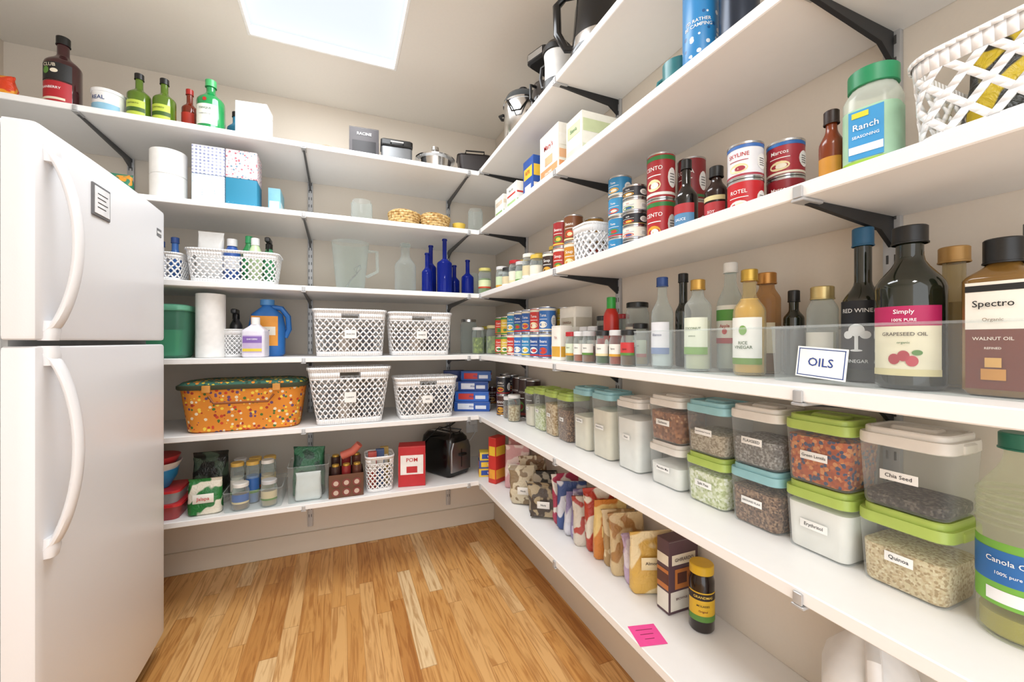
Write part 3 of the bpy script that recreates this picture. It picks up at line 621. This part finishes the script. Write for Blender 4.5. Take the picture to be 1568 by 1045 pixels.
# ------------------------------------------------------------ right, shelf 1 appliances
q=B(); KB=P('#131314',.2); K=1.15
q.lathe([(0,0),(.078*K,0),(.08*K,.004),(.08*K,.022),(.074*K,.026)],KB,36); q.lathe([(.074*K,.026),(.073*K,.06),(.066*K,.16),(.057*K,.23),(.054*K,.245),(.04,.255),(0,.258)],[CHROME]+[KB]*5,36)
q.lathe([(0,.256),(.01,.258),(.014,.27),(.008,.28),(0,.281)],KB,14)
q.tube([(0,.055,.235),(0,.11,.24),(0,.138,.215),(0,.135,.12),(0,.105,.065),(0,.08,.06)],[.011,.012,.014,.014,.012,.011],KB,12)
q.tube([(0,-.06,.18),(0,-.085,.215),(0,-.105,.235)],[.02,.016,.012],KB,12); q.emit('electric_kettle',(.772,1.125,zoff(S1)),48)
q=B(); q.lathe([(0,0),(.05,0),(.053,.003),(.053,.05),(.047,.055),(.047,.12),(.05,.155),(.055,.157),(.055,.175),(.04,.195),(0,.2)],[BLACK]*4+[WHITE,WHITE]+[BLACK]*5,28)
q.tube([(0,.045,.15),(0,.08,.148),(0,.086,.11),(0,.075,.07),(0,.05,.065)],.007,BLACK,8); q.emit('coffee_grinder',(.745,1.35,zoff(S1)),20)
q=B(); q.lathe([(0,0),(.075,0),(.085,.012),(.087,.015),(.09,.18),(.094,.182),(.094,.19),(0,.19)],[BLACK,BLACK]+[CHROME]*5,36)
q.lathe([(.092,.19),(.092,.198),(.078,.225),(.045,.245),(0,.251)],CL('#6a6f72',.5,.05,.4),32); q.lathe([(.012,.247),(.02,.268),(.0,.275)],BLACK,16)
for s_ in (1,-1): q.tube([(s_*.09,-.02,.15),(s_*.11,-.015,.15),(s_*.11,.015,.15),(s_*.09,.02,.15)],.007,BLACK,8)
q.tube([(-.055,-.075,.185),(-.02,-.115,.11),(.02,-.115,.11),(.055,-.075,.185)],.004,BLACK,8)
q.emit('slow_cooker',(.785,1.75,zoff(S1)),-40)
q=B(); q.box((0,0,.018),.11,.15,.036,BLACK,.006,.02); q.box((0,.05,.14),.10,.05,.21,BLACK,.006,.015); q.box((0,0,.262),.11,.15,.05,BLACK,.008,.02)
q.lathe([(0,.04),(.045,.04),(.052,.06),(.052,.11),(.04,.15),(.042,.155),(0,.155)],CL('#6a6460',.4,.05,.5),24,(0,-.022,0)); q.tube([(0,-.07,.13),(0,-.1,.125),(0,-.1,.07),(0,-.07,.065)],.006,BLACK,8); q.plate(-.04,.04,.25,.275,-.0755,STEEL)
q.emit('coffee_maker',(.80,1.535,zoff(S1)),-70)
# ------------------------------------------------------------ right, shelf 6
jar('molasses_jar',.868,.80,S6,.031,.168,P('#1c0f0c',.2),P('#d9b02a',.35),fill=1,lidh=.022,glass=P('#1c0f0c',.12,0,.4),labels=(('#e0b42e',.18,.62),('#2a1a14',.5,.6)),texts=(('GRANDMAS',.009,.55,'#f0d060'),('MOLASSES',.007,.42,'#2a1a14'),('Original',.007,.34,'#7a2a1a')),rz=-40)
carton('chocolate_chip_carton',.872,.887,S6,.105,.045,.2,'#5a4248',((.06,.94,.04,.30,'#e6e0d2'),(.1,.9,.66,.80,'#e9dfc8'),(.2,.75,.33,.6,'#c0763a'),(.28,.6,.4,.55,'#5a3226')),(('GHIRARDO',.013,.73,'#3a2228'),('BROWNIE MIX',.009,.2,'#5a2a2a')),rz=0)
pl=[(.968,'#d6ab52',.19,'#efdcae'),(1.02,'#c4abc6',.155,'#e2d8e2'),(1.07,'#d2b98c',.195,'#a97c48'),(1.125,'#b59465',.18,'#e0cba3'),(1.175,'#d0833a',.20,'#ecd08a'),
    (1.23,'#b8402f',.22,'#e8e0cf'),(1.28,'#d6cdbe',.175,'#b04a40'),(1.325,'#8f83ae',.185,'#c9c2da'),(1.37,'#d8d8e0',.165,'#988cb5'),(1.42,'#44598f',.19,'#dcdce4'),(1.475,'#b8435f',.205,'#efe8e0')]
for i,(yy,c,hh,c2) in enumerate(pl):
    pouch('food_pouch',.858+random.uniform(-.012,.006),yy,S6,.12+random.uniform(-.012,.008),.036,hh,FOIL(c,c2,13+i%4*4),((.22,.78,.42,.62,c2),),((['Almonds','Baking','Sugar','Nuts','Cheddar','Amaze','Rice','Oats','Milk','Cocoa','Chips'][i],.013,.53,'#3a2222' ),),rz=random.uniform(-26,-6),tilt=(random.uniform(1,6),random.uniform(-4,2)),jit=.0032,slump=random.uniform(-.03,.01))
for i,(xx,yy,a,b) in enumerate(((.80,1.56,'#4a4038','#a8987a'),(.86,1.66,'#3a3632','#b9b2a2'),(.78,1.72,'#cfc3a8','#8a765a'),(.87,1.80,'#8a6a4a','#d9ccb0'))):
    pouch('nut_bag',xx,yy,S6+.004,.13,.06,.15+.01*i,FOIL(a,b,26),((.3,.7,.3,.5,'#e9e6df'),),(('Nuts',.012,.40,'#444444'),),rz=-35,tilt=(5,0),jit=.006,slump=-.03)
pouch('baking_mix_bag',.83,1.92,S6,.13,.05,.21,FOIL('#dba8ac','#f0dedb',16),((.2,.8,.35,.6,'#f2ece6'),),rz=-35,jit=.003)
pouch('baking_mix_bag',.88,2.03,S6,.11,.05,.23,FOIL('#cf8d8d','#eed6d6',16),rz=-30,jit=.003)
carton('snack_carton',.765,2.045,S6,.05,.08,.24,'#c9352e',((.1,.9,.1,.3,'#e9a03a'),(.1,.9,.6,.8,'#e9c23a')),rz=-60)
q=B(); q.box((0,0,.001),.072,.072,.0008,P('#ee4f9a',.7),.0002)
for i in range(3): q.box((-.0,.018-i*.016,.0016),.045-.01*i,.002,.0002,P('#8a2050'),.0001)
q.emit('sticky_note',(.716,.83,S6),-14)
# gallon jug
q=B(); MJ=P('#e9eaea',.35)
q.rl([(.12,.12,.03,0),(.135,.135,.035,.008),(.137,.137,.035,.15),(.125,.125,.04,.18),(.08,.08,.035,.215),(.042,.042,.02,.238),(.04,.04,.019,.25)],MJ,n=6)
q.cyl(.022,.248,.264,P('#c9d4e6',.4)); q.tube([(0,-.028,.232),(0,-.06,.222),(0,-.072,.18),(0,-.068,.14)],.011,MJ,10); q.emit('gallon_jug',(.85,.42,zoff(S6)),-60)

# ============================================================ BACK WALL
# shelf 1
bottle('liquor_bottle',-1.02,2.2,S1,.054,.30,P('#3a1216',.12,0,.5),BLACK,neck=.018,neckh=.07,sh=.05,caph=.03,capr=.021,rz=-20,labels=(('#b3202a',.06,.34,70),('#1c1c1c',.36,.58,70),('#e9dfc8',.10,.13,50)),spots=(('#5a8a3a',.47,.012,.014,-.2),('#e9dfc8',.47,.012,.008,.3)),texts=(('CRANBERRY',.013,.25,'#ffffff'),('CLUB',.018,.54,'#e9dfc8')))
q=B(); q.lathe([(0,0),(.046,0),(.048,.003),(.052,.095),(.055,.096),(.055,.108),(.048,.110),(0,.110)],WHITE,28); q.arc(.0515,.02,.05,-80,80,P('#8fc0d9',.5)); q.text('REAL',.022,0,.070,0,P('#1f3f7a'),R=.0525); q.emit('food_tub',(-.880,2.2,zoff(S1)),-20)
GG=P('#54701c',.1,0,.5)
for xx in (-.782,-.697): bottle('liquor_bottle',xx,2.2,S1,.040,.215,GG,BLACK,neck=.013,neckh=.06,sh=.035,rz=-15,labels=(('#b9c94a',.12,.42,60),('#3a5a1a',.2,.28,60)),texts=(('CANTARITO',.008,.35,'#2a3a1a'),))
bottle('liquor_bottle',-.628,2.27,S1,.030,.225,P('#7a2a14',.12,0,.4),P('#b02a22',.3),neck=.012,neckh=.06,sh=.03,rz=-12,labels=(('#c23a2a',.15,.5,60),))
bottle('gin_bottle',-.528,2.185,S1,.052,.24,P('#1f8a4a',.1,0,.5),P('#4ab06a',.3),neck=.017,neckh=.05,sh=.05,caph=.028,capr=.021,rz=-12,labels=(('#e9ece2',.12,.48,50),),spots=(('#b02a22',.56,.008,.008,0),),texts=(('TANQUE',.012,.40,'#1f5a3a'),('London Dry Gin',.007,.30,'#333333')))
bottle('water_bottle',-.465,2.33,S1,.035,.19,P('#2a7a9a',.2),BLACK,rz=0)
carton('white_carton',-.365,2.2,S1,.125,.1,.165,'#efefed',((.08,.92,.82,.84,'#c9c9c9'),),rz=-6)
q=B(); q.lathe([(0,.0),(.03,0),(.055,.03),(.056,.034),(.03,.006),(0,.005)],P('#b58a56',.6),24); q.emit('wooden_bowl',(-.06,2.22,zoff(S1)))
carton('appliance_carton',.112,2.24,S1,.14,.1,.165,'#4a4648',((.1,.9,.12,.6,'#2a282a'),),(('RACINE',.020,.8,'#e9e9e9'),),rz=-4)
q=B(); q.box((0,0,.035),.15,.11,.07,P('#77797b',.35,.5),.006,.012); q.box((0,0,.088),.156,.115,.034,BLACK,.006,.012); q.tube([(-.03,-.06,.083),(-.03,-.075,.083),(.03,-.075,.083),(.03,-.06,.083)],.004,STEEL); q.emit('deep_fryer',(.264,2.18,zoff(S1)),-4)
q=B(); q.lathe([(0,0),(.07,0),(.078,.006),(.085,.055),(.105,.06),(.106,.066),(.08,.07),(.06,.088),(.025,.092),(.012,.095),(.012,.11),(.022,.115),(.02,.132),(0,.134)],CHROME,36)
for s_ in (1,-1): q.tube([(s_*.085,-.02,.035),(s_*.112,-.015,.035),(s_*.112,.015,.035),(s_*.085,.02,.035)],.005,STEEL,8)
q.emit('steel_food_mill',(.468,2.20,zoff(S1)))
q=B(); q.rl([(.14,.1,.02,0),(.15,.11,.02,.004),(.18,.135,.025,.11),(.19,.145,.03,.112),(.19,.145,.03,.115),(.176,.131,.025,.115),(.146,.106,.02,.008)],P('#2a2322',.4),n=5); q.tube([(-.05,-.072,.114),(-.05,-.09,.12),(.05,-.09,.12),(.05,-.072,.114)],.004,BLACK); q.emit('roasting_pan',(.69,2.22,zoff(S1)),-12)
pouch('snack_bag',-1.2,2.17,S1,.14,.05,.10,FOIL('#d8431f','#f0a02a',26),rz=-20,jit=.005)
# shelf 2
for j in range(2):
    q=B(); q.lathe([(.02,0),(.062,0),(.0635,.002),(.0635,.103),(.062,.105),(.02,.105),(.02,0)],P('#f1f0ec',.85),36); q.emit('toilet_paper_roll',(-.678,2.185,zoff(S2)+j*.1058))
tp=[SP('#dfe2ee',['#8e97bd','#aab0cc'],70,.33,.6,0,.1),SP('#ead9dc',['#c4707f','#6f98b0','#d9b9be'],90,.36,.6),SP('#d5e4ec',['#7aa9c6','#a9cadc'],90,.34,.6,0,.2),SP('#2a86a8',['#bfe0ea','#cfe8ef'],62,.30,.6,0,.05)]
k=0
for j in (1,0):
    for i in range(2):
        q=B(); q.box((0,0,.062),.118,.118,.1235,tp[k],.002); 
        q.rl([(.05,.05,.024,.1236),(.05,.05,.024,.1242)],P('#dddddd')) if j else None
        q.emit('tissue_box',(-.525+i*.1215,2.19,zoff(S2)+j*.1242)); k+=1
carton('wipes_carton',-.285,2.26,S2,.05,.14,.12,'#7fb8c9',((.1,.9,.1,.5,'#d9eef4'),))
pouch('snack_bag',-.86,2.2,S2,.12,.05,.11,FOIL('#3a8a6a','#e9a03a',30),jit=.004)
jar('glass_jar',.10,2.25,S2,.052,.145,None,None)
q=B(); WK=SP('#c9a468',['#e0c48e','#a9824a','#d9b87a'],90,.6,.8,.5)
for c0 in (-.08,.08):
    for i in range(6):
        a=.060+.014*math.sin(i/5*1.4); zz=.007+i*.0115
        q.tube([(c0+a*1.05*math.cos(t*math.pi/14)+.002*((t+i)%2),a*math.sin(t*math.pi/14),zz+.003*((t+i)%2)) for t in range(28)],.0066,WK,6,True)
    q.cyl(.06,.0005,.006,WK,(c0,0))
    q.tube([(c0+.072*math.cos(a),.0,.065+.032*math.sin(a)) for a in [math.pi*t/10 for t in range(11)]],.004,WK,6)
q.emit('wicker_basket',(.385,2.2,zoff(S2)))
# shelf 3
basket(-.432,2.19,S3,.345,.17,.14,.9,pitch=.026)
basket(-.71,2.19,S3,.19,.16,.115,.9,pitch=.026)
z=S3+.004
pouch('folded_cloth',-.535,2.19,z,.10,.06,.225,'#e6e6e4',tilt=(0,2))
bottle('spray_bottle',-.45,2.19,z,.032,.20,P('#3a62b0',.3),P('#e9e9ea',.4),neck=.014,neckh=.02,sh=.05,caph=.03,capr=.02,labels=(('#e9e9f0',.3,.6),))
bottle('cleaner_bottle',-.39,2.215,z,.027,.225,P('#3a9a5a',.3),P('#3aa86a',.4),neck=.012,neckh=.03,sh=.05,caph=.03)
bottle('cleaner_bottle',-.355,2.155,z,.028,.205,P('#c9e0b2',.3),P('#e9e9e9',.4),neck=.014,neckh=.02,sh=.06,caph=.03)
bottle('spray_bottle',-.308,2.205,z,.026,.195,P('#4a9a6a',.3),BLACK,neck=.012,neckh=.02,sh=.04,trig=True)
for i,(dx,c) in enumerate(((-.05,'#2a4a8a'),(0,'#e9e9ec'),(.05,'#3a6ab0'))): bottle('cleaner_bottle',-.71+dx,2.2,z,.022,.15+.02*i,P(c,.35),P('#2a4a8a',.4),neck=.012)
q=B(); q.lathe([(0,.002),(.06,0),(.066,.006),(.088,.235),(.086,.235),(.064,.012),(0,.01)],CL('#f4f8f7',.05,.04,.35),32)
q.tube([(.084,0,.2),(.125,0,.2),(.128,0,.1),(.075,0,.07)],.008,GLASS,8)
q.tube([(-.02,0,.015),(.0,0,.05),(.03,0,.085)],.004,STEEL,8)
for a in range(4): q.tube([(.03,0,.085),(.03+.02*math.cos(a*.8),.02*math.sin(a*.8),.11),(.045,0,.13)],.0012,STEEL,5)
q.emit('glass_pitcher',(.045,2.2,zoff(S3)))
bottle('glass_bottle',.312,2.2,S3,.054,.255,CL('#ecf1f0',.08,.04,.45),GLASS,neck=.022,neckh=.06,sh=.06,caph=.01)
CB=P('#1b2f9a',.08,0,.6)
CBG=CL('#2038b0',.35,.05,.4)
for a,b,r,h in ((.42,2.17,.028,.21),(.455,2.25,.03,.27),(.515,2.18,.04,.295),(.655,2.22,.034,.20),(.60,2.30,.03,.18)): bottle('blue_glass_bottle',a,b,S3,r,h,CBG,CBG,neck=.011,neckh=h*.35,sh=.03,caph=.006,liq=CB,fill=.62)
# shelf 4
q=B(); GT=CL('#7cc4a6',.28,.2,.3)
q.rl([(.18,.14,.03,0),(.2,.155,.035,.012),(.22,.17,.04,.20)],GT,cap1=False); q.rl([(.226,.176,.04,.2),(.232,.182,.04,.205),(.232,.182,.04,.222),(.2,.15,.04,.228)],P('#6ab395',.35)); 
q.rl([(.15,.11,.02,.01),(.16,.12,.02,.12)],P('#d9e6df',.6)); q.emit('plastic_tub',(-.71,2.21,zoff(S4)))
q=B(); q.lathe([(.018,0),(.053,0),(.055,.002),(.055,.277),(.053,.279),(.018,.279),(.018,0)],P('#f2f1ee',.9),36); q.emit('paper_towel_roll',(-.53,2.19,zoff(S4)))
bottle('spray_bottle',-.455,2.29,S4,.026,.2,P('#3a3a3e',.3),BLACK,neck=.012,neckh=.02,sh=.04,trig=True)
basket(-.443,2.2,S4,.075,.075,.125,.95,pitch=.018,slot=False,name='lattice_cup',hw=.003)
bottle('dish_soap_bottle',-.352,2.145,S4,.046,.178,P('#e3e0ea',.3),WHITE,neck=.014,neckh=.025,sh=.04,caph=.03,sq=True,rz=-10,labels=(('#c9b8dc',.12,.55),('#8a6ab8',.36,.52),('#e9d34a',.15,.22)),texts=(('DAYZERS',.010,.45,'#ffffff'),))
q=B(); DB=P('#2f74c0',.3)
q.rl([(.13,.08,.03,0),(.15,.09,.035,.01),(.155,.092,.035,.14),(.13,.085,.035,.2),(.05,.05,.022,.235),(.045,.045,.02,.245)],DB,n=6); q.cyl(.03,.243,.27,P('#5a9ad8',.4),(0,0)); 
q.tube([(.02,0,.235),(.06,0,.23),(.088,0,.19),(.092,0,.13),(.074,0,.09)],.013,DB,10); q.plate(-.06,.05,.05,.19,-.047,P('#f0a02e')); q.plate(-.05,.04,.10,.14,-.048,P('#f3f0e2')); q.text('tidy',.028,-.005,.12,-.0495,P('#2a4a9a'))
q.emit('detergent_jug',(-.325,2.275,zoff(S4)),0)
basket(.043,2.185,S4,.325,.19,.222,.9,label='SNACKS'); basket(.378,2.185,S4,.315,.19,.217,.9,label='SWEETS')
# shelf 5
q=B(); FL=SP('#e08c2c',['#c9442a','#f0cf4a','#4a7030','#eedfc0','#a3382a','#6a4a72','#e08c2c'],62,.40,.75,.1); WB=P('#3a3f2a',.7)
q.rl([(.41,.2,.06,0),(.43,.215,.06,.006),(.475,.245,.07,.17),(.485,.25,.07,.19)],FL,n=6)
q.rl([(.50,.262,.07,.186),(.505,.266,.07,.19),(.505,.266,.07,.203),(.495,.258,.07,.206)],WB,n=6)
q.rl([(.49,.25,.07,.206),(.47,.235,.07,.216),(.38,.17,.06,.222)],SP('#3a6a5a',['#e58a22','#d9c23a','#2a4a3a'],60,.4,.8),n=6)
q.tube([(-.12,-.14,.16),(-.1,-.15,.13),(.1,-.15,.13),(.12,-.14,.16)],.005,P('#8a4a1a',.6))
for s_ in (1,-1): q.box((s_*.13,-.136,.19),.03,.012,.03,P('#c98a3a',.5))
q.emit('floral_fabric_basket',(-.395,2.235,zoff(S5)))
basket(.042,2.175,S5,.37,.165,.27,.78,label='CANDY'); basket(.408,2.185,S5,.315,.185,.21,.84,label='BARS')
for i,(a,b,zz,w) in enumerate(((.69,2.24,0,.20),(.69,2.24,.0555,.19),(.70,2.25,.111,.17),(.72,2.26,.1665,.17))):
    carton('plastic_wrap_carton',a,b,S5+zz+.0004*i,w,.055,.055,['#2258b0','#2a66c4','#1f4a9a','#2f5fa8'][i],((.1,.55,.2,.8,'#c9352e' if i%2 else '#e9eef8'),(.6,.9,.25,.6,'#e9eef8')),(('Alcan',.014,.5,'#2a4aa0'),),rz=-25)
carton('foil_carton',.62,2.39,S5,.12,.06,.22,'#2a3f7a',((.1,.9,.4,.7,'#c9cfe0'),),(('foil',.02,.55,'#2a3a6a'),),rz=-10)
for a,b in ((.80,2.42),(.88,2.44)): can(a,b,S5,.037,.11,'#5a2a26','#c98a3a','BEANS',-20)
# shelf 6
q=B(); RT=P('#c92f35',.3)
q.rl([(.2,.15,.02,0),(.22,.17,.03,.05),(.225,.175,.03,.055)],CL('#d9686a',.5,.1,.3)); q.rl([(.23,.18,.03,.055),(.23,.18,.03,.066)],RT); 
q.rl([(.19,.15,.03,.067),(.21,.16,.03,.11)],CL('#dde6ea',.4,.1,.3)); q.rl([(.215,.165,.03,.11),(.215,.165,.03,.12)],RT)
q.lathe([(.05,.121),(.075,.165),(.082,.20),(.078,.20),(.05,.13)],P('#2f8ac4',.35),24); q.lathe([(.05,.13),(.08,.205),(.094,.23),(.09,.23),(.05,.15)],P('#e9e6e2',.4),24)
q.lathe([(0,.14),(.06,.2),(.088,.255),(.0,.256)],P('#c0343a',.35),24); q.emit('food_container_stack',(-.73,2.20,zoff(S6)))
pouch('chips_bag',-.54,2.155,S6,.125,.06,.155,FOIL('#2a7a3a','#e9e2cf',18),((.2,.8,.35,.6,'#efece2'),),(('Jalapa',.020,.47,'#c92f35'),),jit=.004)
pouch('chips_bag',-.55,2.28,S6,.14,.09,.24,FOIL('#22241f','#4a5a4a',16),jit=.004)
cbin(-.47,-.245,2.11,2.33,S6,.085)
k=0
for b in (2.15,2.215,2.28):
    for a in (-.435,-.375,-.315) if b>2.16 else (-.41,-.30):
        hh=.115 if b<2.16 else .19; k+=1
        jar('canning_jar',a,b,S6+.0015,.027 if b>2.16 else .033,hh,P(['#c9b28a','#8a6a4a','#b5a07a','#d9d2c2','#6a8fc4'][k%5],.6),P(['#d9b25a','#e9e6df','#c9c9c9','#d9b25a'][k%4],.4),labels=((['#e9e6da','#3a6ab0','#d9c9a2'][k%3],.25,.6),))
cbin(-.225,-.052,2.12,2.30,S6,.165); 
pouch('frozen_vegetable_bag',-.14,2.22,S6+.002,.14,.08,.235,FOIL('#2f6a4a','#1f4434',18),jit=.005)
pouch('rice_bag',-.14,2.15,S6+.002,.11,.03,.13,'#d9dedb',jit=.003)
q=B(); BX=P('#6a4632',.7)
q.rl([(.155,.15,.004,0),(.155,.15,.004,.11)],BX,cap1=False)
q.box((0,0,.002),.15,.145,.003,BX)
for i in range(3):
    for j in range(2):
        q.cyl(.0215,.004,.14+.03*j,P(['#3a2420','#8a2a2a','#5a3226'][i],.3),(-.048+.048*i,-.036+.07*j)); q.cyl(.016,.14+.03*j,.15+.03*j,P('#c9a24a',.3,.5),(-.048+.048*i,-.036+.07*j))
for i in range(3):
    for j in range(2):
        cc=(-.046+.046*i,.026+.044*j)
        l=[(cc[0]+.019*math.cos(a),-.0768,cc[1]+.019*math.sin(a)) for a in [2*math.pi*t/16 for t in range(16)]]
        q.add(l+[(x_,-.0775,z_) for x_,y_,z_ in l],[tuple(range(16,32))],P('#7c3a34',.3))
        q.add([(cc[0]+(x_-cc[0])*.6,-.0782,cc[1]+(z_-cc[1])*.6) for x_,y_,z_ in l],[tuple(range(16))],P('#c9b2a2',.4))
q.tube([(-.02,0,.18),(.03,-.01,.20),(.06,-.02,.235)],[.02,.02,.018],P('#c96a5a',.5),12)
q.emit('drink_crate',(.025,2.19,zoff(S6)))
basket(.180,2.19,S6,.135,.15,.175,.9,pitch=.024,slot=True)
for i,(a,b,c) in enumerate(((.145,2.16,'#b34a42'),(.185,2.2,'#4a628f'),(.21,2.24,'#b99a52'))): carton('seasoning_packet',a,b,S6+.004,.04,.025,.19,c,((.1,.9,.5,.8,'#f0ece2'),))
carton('drink_carton',.345,2.19,S6,.135,.10,.205,'#c0242c',((.08,.92,.30,.78,'#f2efec'),(.3,.7,.34,.50,'#c0242c')),(('POM',.028,.66,'#c0242c'),),rz=-10)
# toaster: black long sides, brushed end
q=B(); BS=P('#8c8c8e',.3,.9)
q.rl([(.16,.24,.03,.008),(.17,.255,.035,.02),(.17,.255,.04,.15),(.155,.245,.045,.205),(.11,.22,.04,.228),(.09,.20,.03,.230)],BLK,n=6)
q.rl([(.15,.02,.008,.03),(.15,.02,.008,.15),(.12,.02,.008,.19)],BS,(0,-.122))
for s_ in (-.026,.026): q.box((s_,.0,.2315),.022,.16,.004,STEEL,.001)
q.box((0,-.140,.12),.05,.02,.014,BLACK,.003); q.box((0,-.1325,.10),.006,.002,.1,BLACK,.0005)
for s_ in ((.06,.10),(-.06,.10),(.06,-.10),(-.06,-.10)): q.cyl(.01,0,.012,BLACK,s_)
q.tube([(-.06,-.1,.21),(-.07,-.12,.25),(-.02,-.06,.28),(.05,-.03,.275),(.07,.02,.25),(.0,.05,.235)],.0035,BLACK,6)
q.tube([(.06,-.05,.22),(.02,-.11,.25),(-.06,-.02,.265),(-.09,.08,.17),(-.1,.1,.01)],.0035,BLACK,6)
q.emit('toaster',(.55,2.32,zoff(S6)),30)
for j,(c,w) in enumerate((('#e9c23a',.12),('#3a4f9a',.12),('#e9d04a',.11))):
    carton('sandwich_bag_carton',.765,2.165,S6+j*.0445,w,.07,.044,c,((.1,.6,.2,.8,'#2a4aa0' if j!=1 else '#e9c23a'),(.65,.9,.3,.7,'#c9352e')),(('bags',.016,.5,'#ffffff'),),rz=-15)
# wall outlet with adapter
q=B(); q.box((0,0,0),.075,.006,.118,WHITE,.002); q.box((0,-.02,.02),.05,.04,.05,WHITE,.006); q.tube([(0,-.03,0),(.01,-.04,-.05),(-.02,-.03,-.1),(-.12,-.02,-.12)],.003,WHITE,6); q.emit('power_outlet',(.78,YW-.0035,.64))

# ------------------------------------------------------------ lights
def area(name,loc,rot,sx_,sy_,e,col=(1,1,1)):
    l=bpy.data.lights.new(name,'AREA'); l.shape='RECTANGLE'; l.size=sx_; l.size_y=sy_; l.energy=e; l.color=col
    o=bpy.data.objects.new(name,l); C.objects.link(o); o.location=loc; o.rotation_euler=rot; return o
area('skylight_lamp',((hx0+hx1)/2,(hy0+hy1)/2,ZC+.04),(0,0,0),.56,1.15,22,(.96,.98,1))
q=B(); q.rl([(.62,.32,.02,0),(.62,.32,.02,.03)],F); q.emit('added_fill_panel',(-.1,-.55,ZC-.031))  # unseen panel added behind the camera to house the fill lamp
area('added_fill_lamp',(-.1,-.55,ZC-.036),(0,0,0),.58,.28,11,(1,.97,.93))  # added fill light from behind the camera, evens out the room
wd=bpy.data.worlds.new('World'); SC.world=wd; wd.use_nodes=True
bg=wd.node_tree.nodes['Background']; bg.inputs[0].default_value=(.98,.985,1,1); bg.inputs[1].default_value=2.25
# ------------------------------------------------------------ camera
cd=bpy.data.cameras.new('camera'); cd.sensor_width=36; cd.lens=36*630/1568; cd.clip_start=.02
co=bpy.data.objects.new('camera',cd); C.objects.link(co); co.location=(0,0,1.17); co.rotation_euler=(rad(90),0,rad(-22.6)); SC.camera=co
SC.view_settings.view_transform='Standard'; SC.view_settings.look='None'; SC.view_settings.exposure=0.1
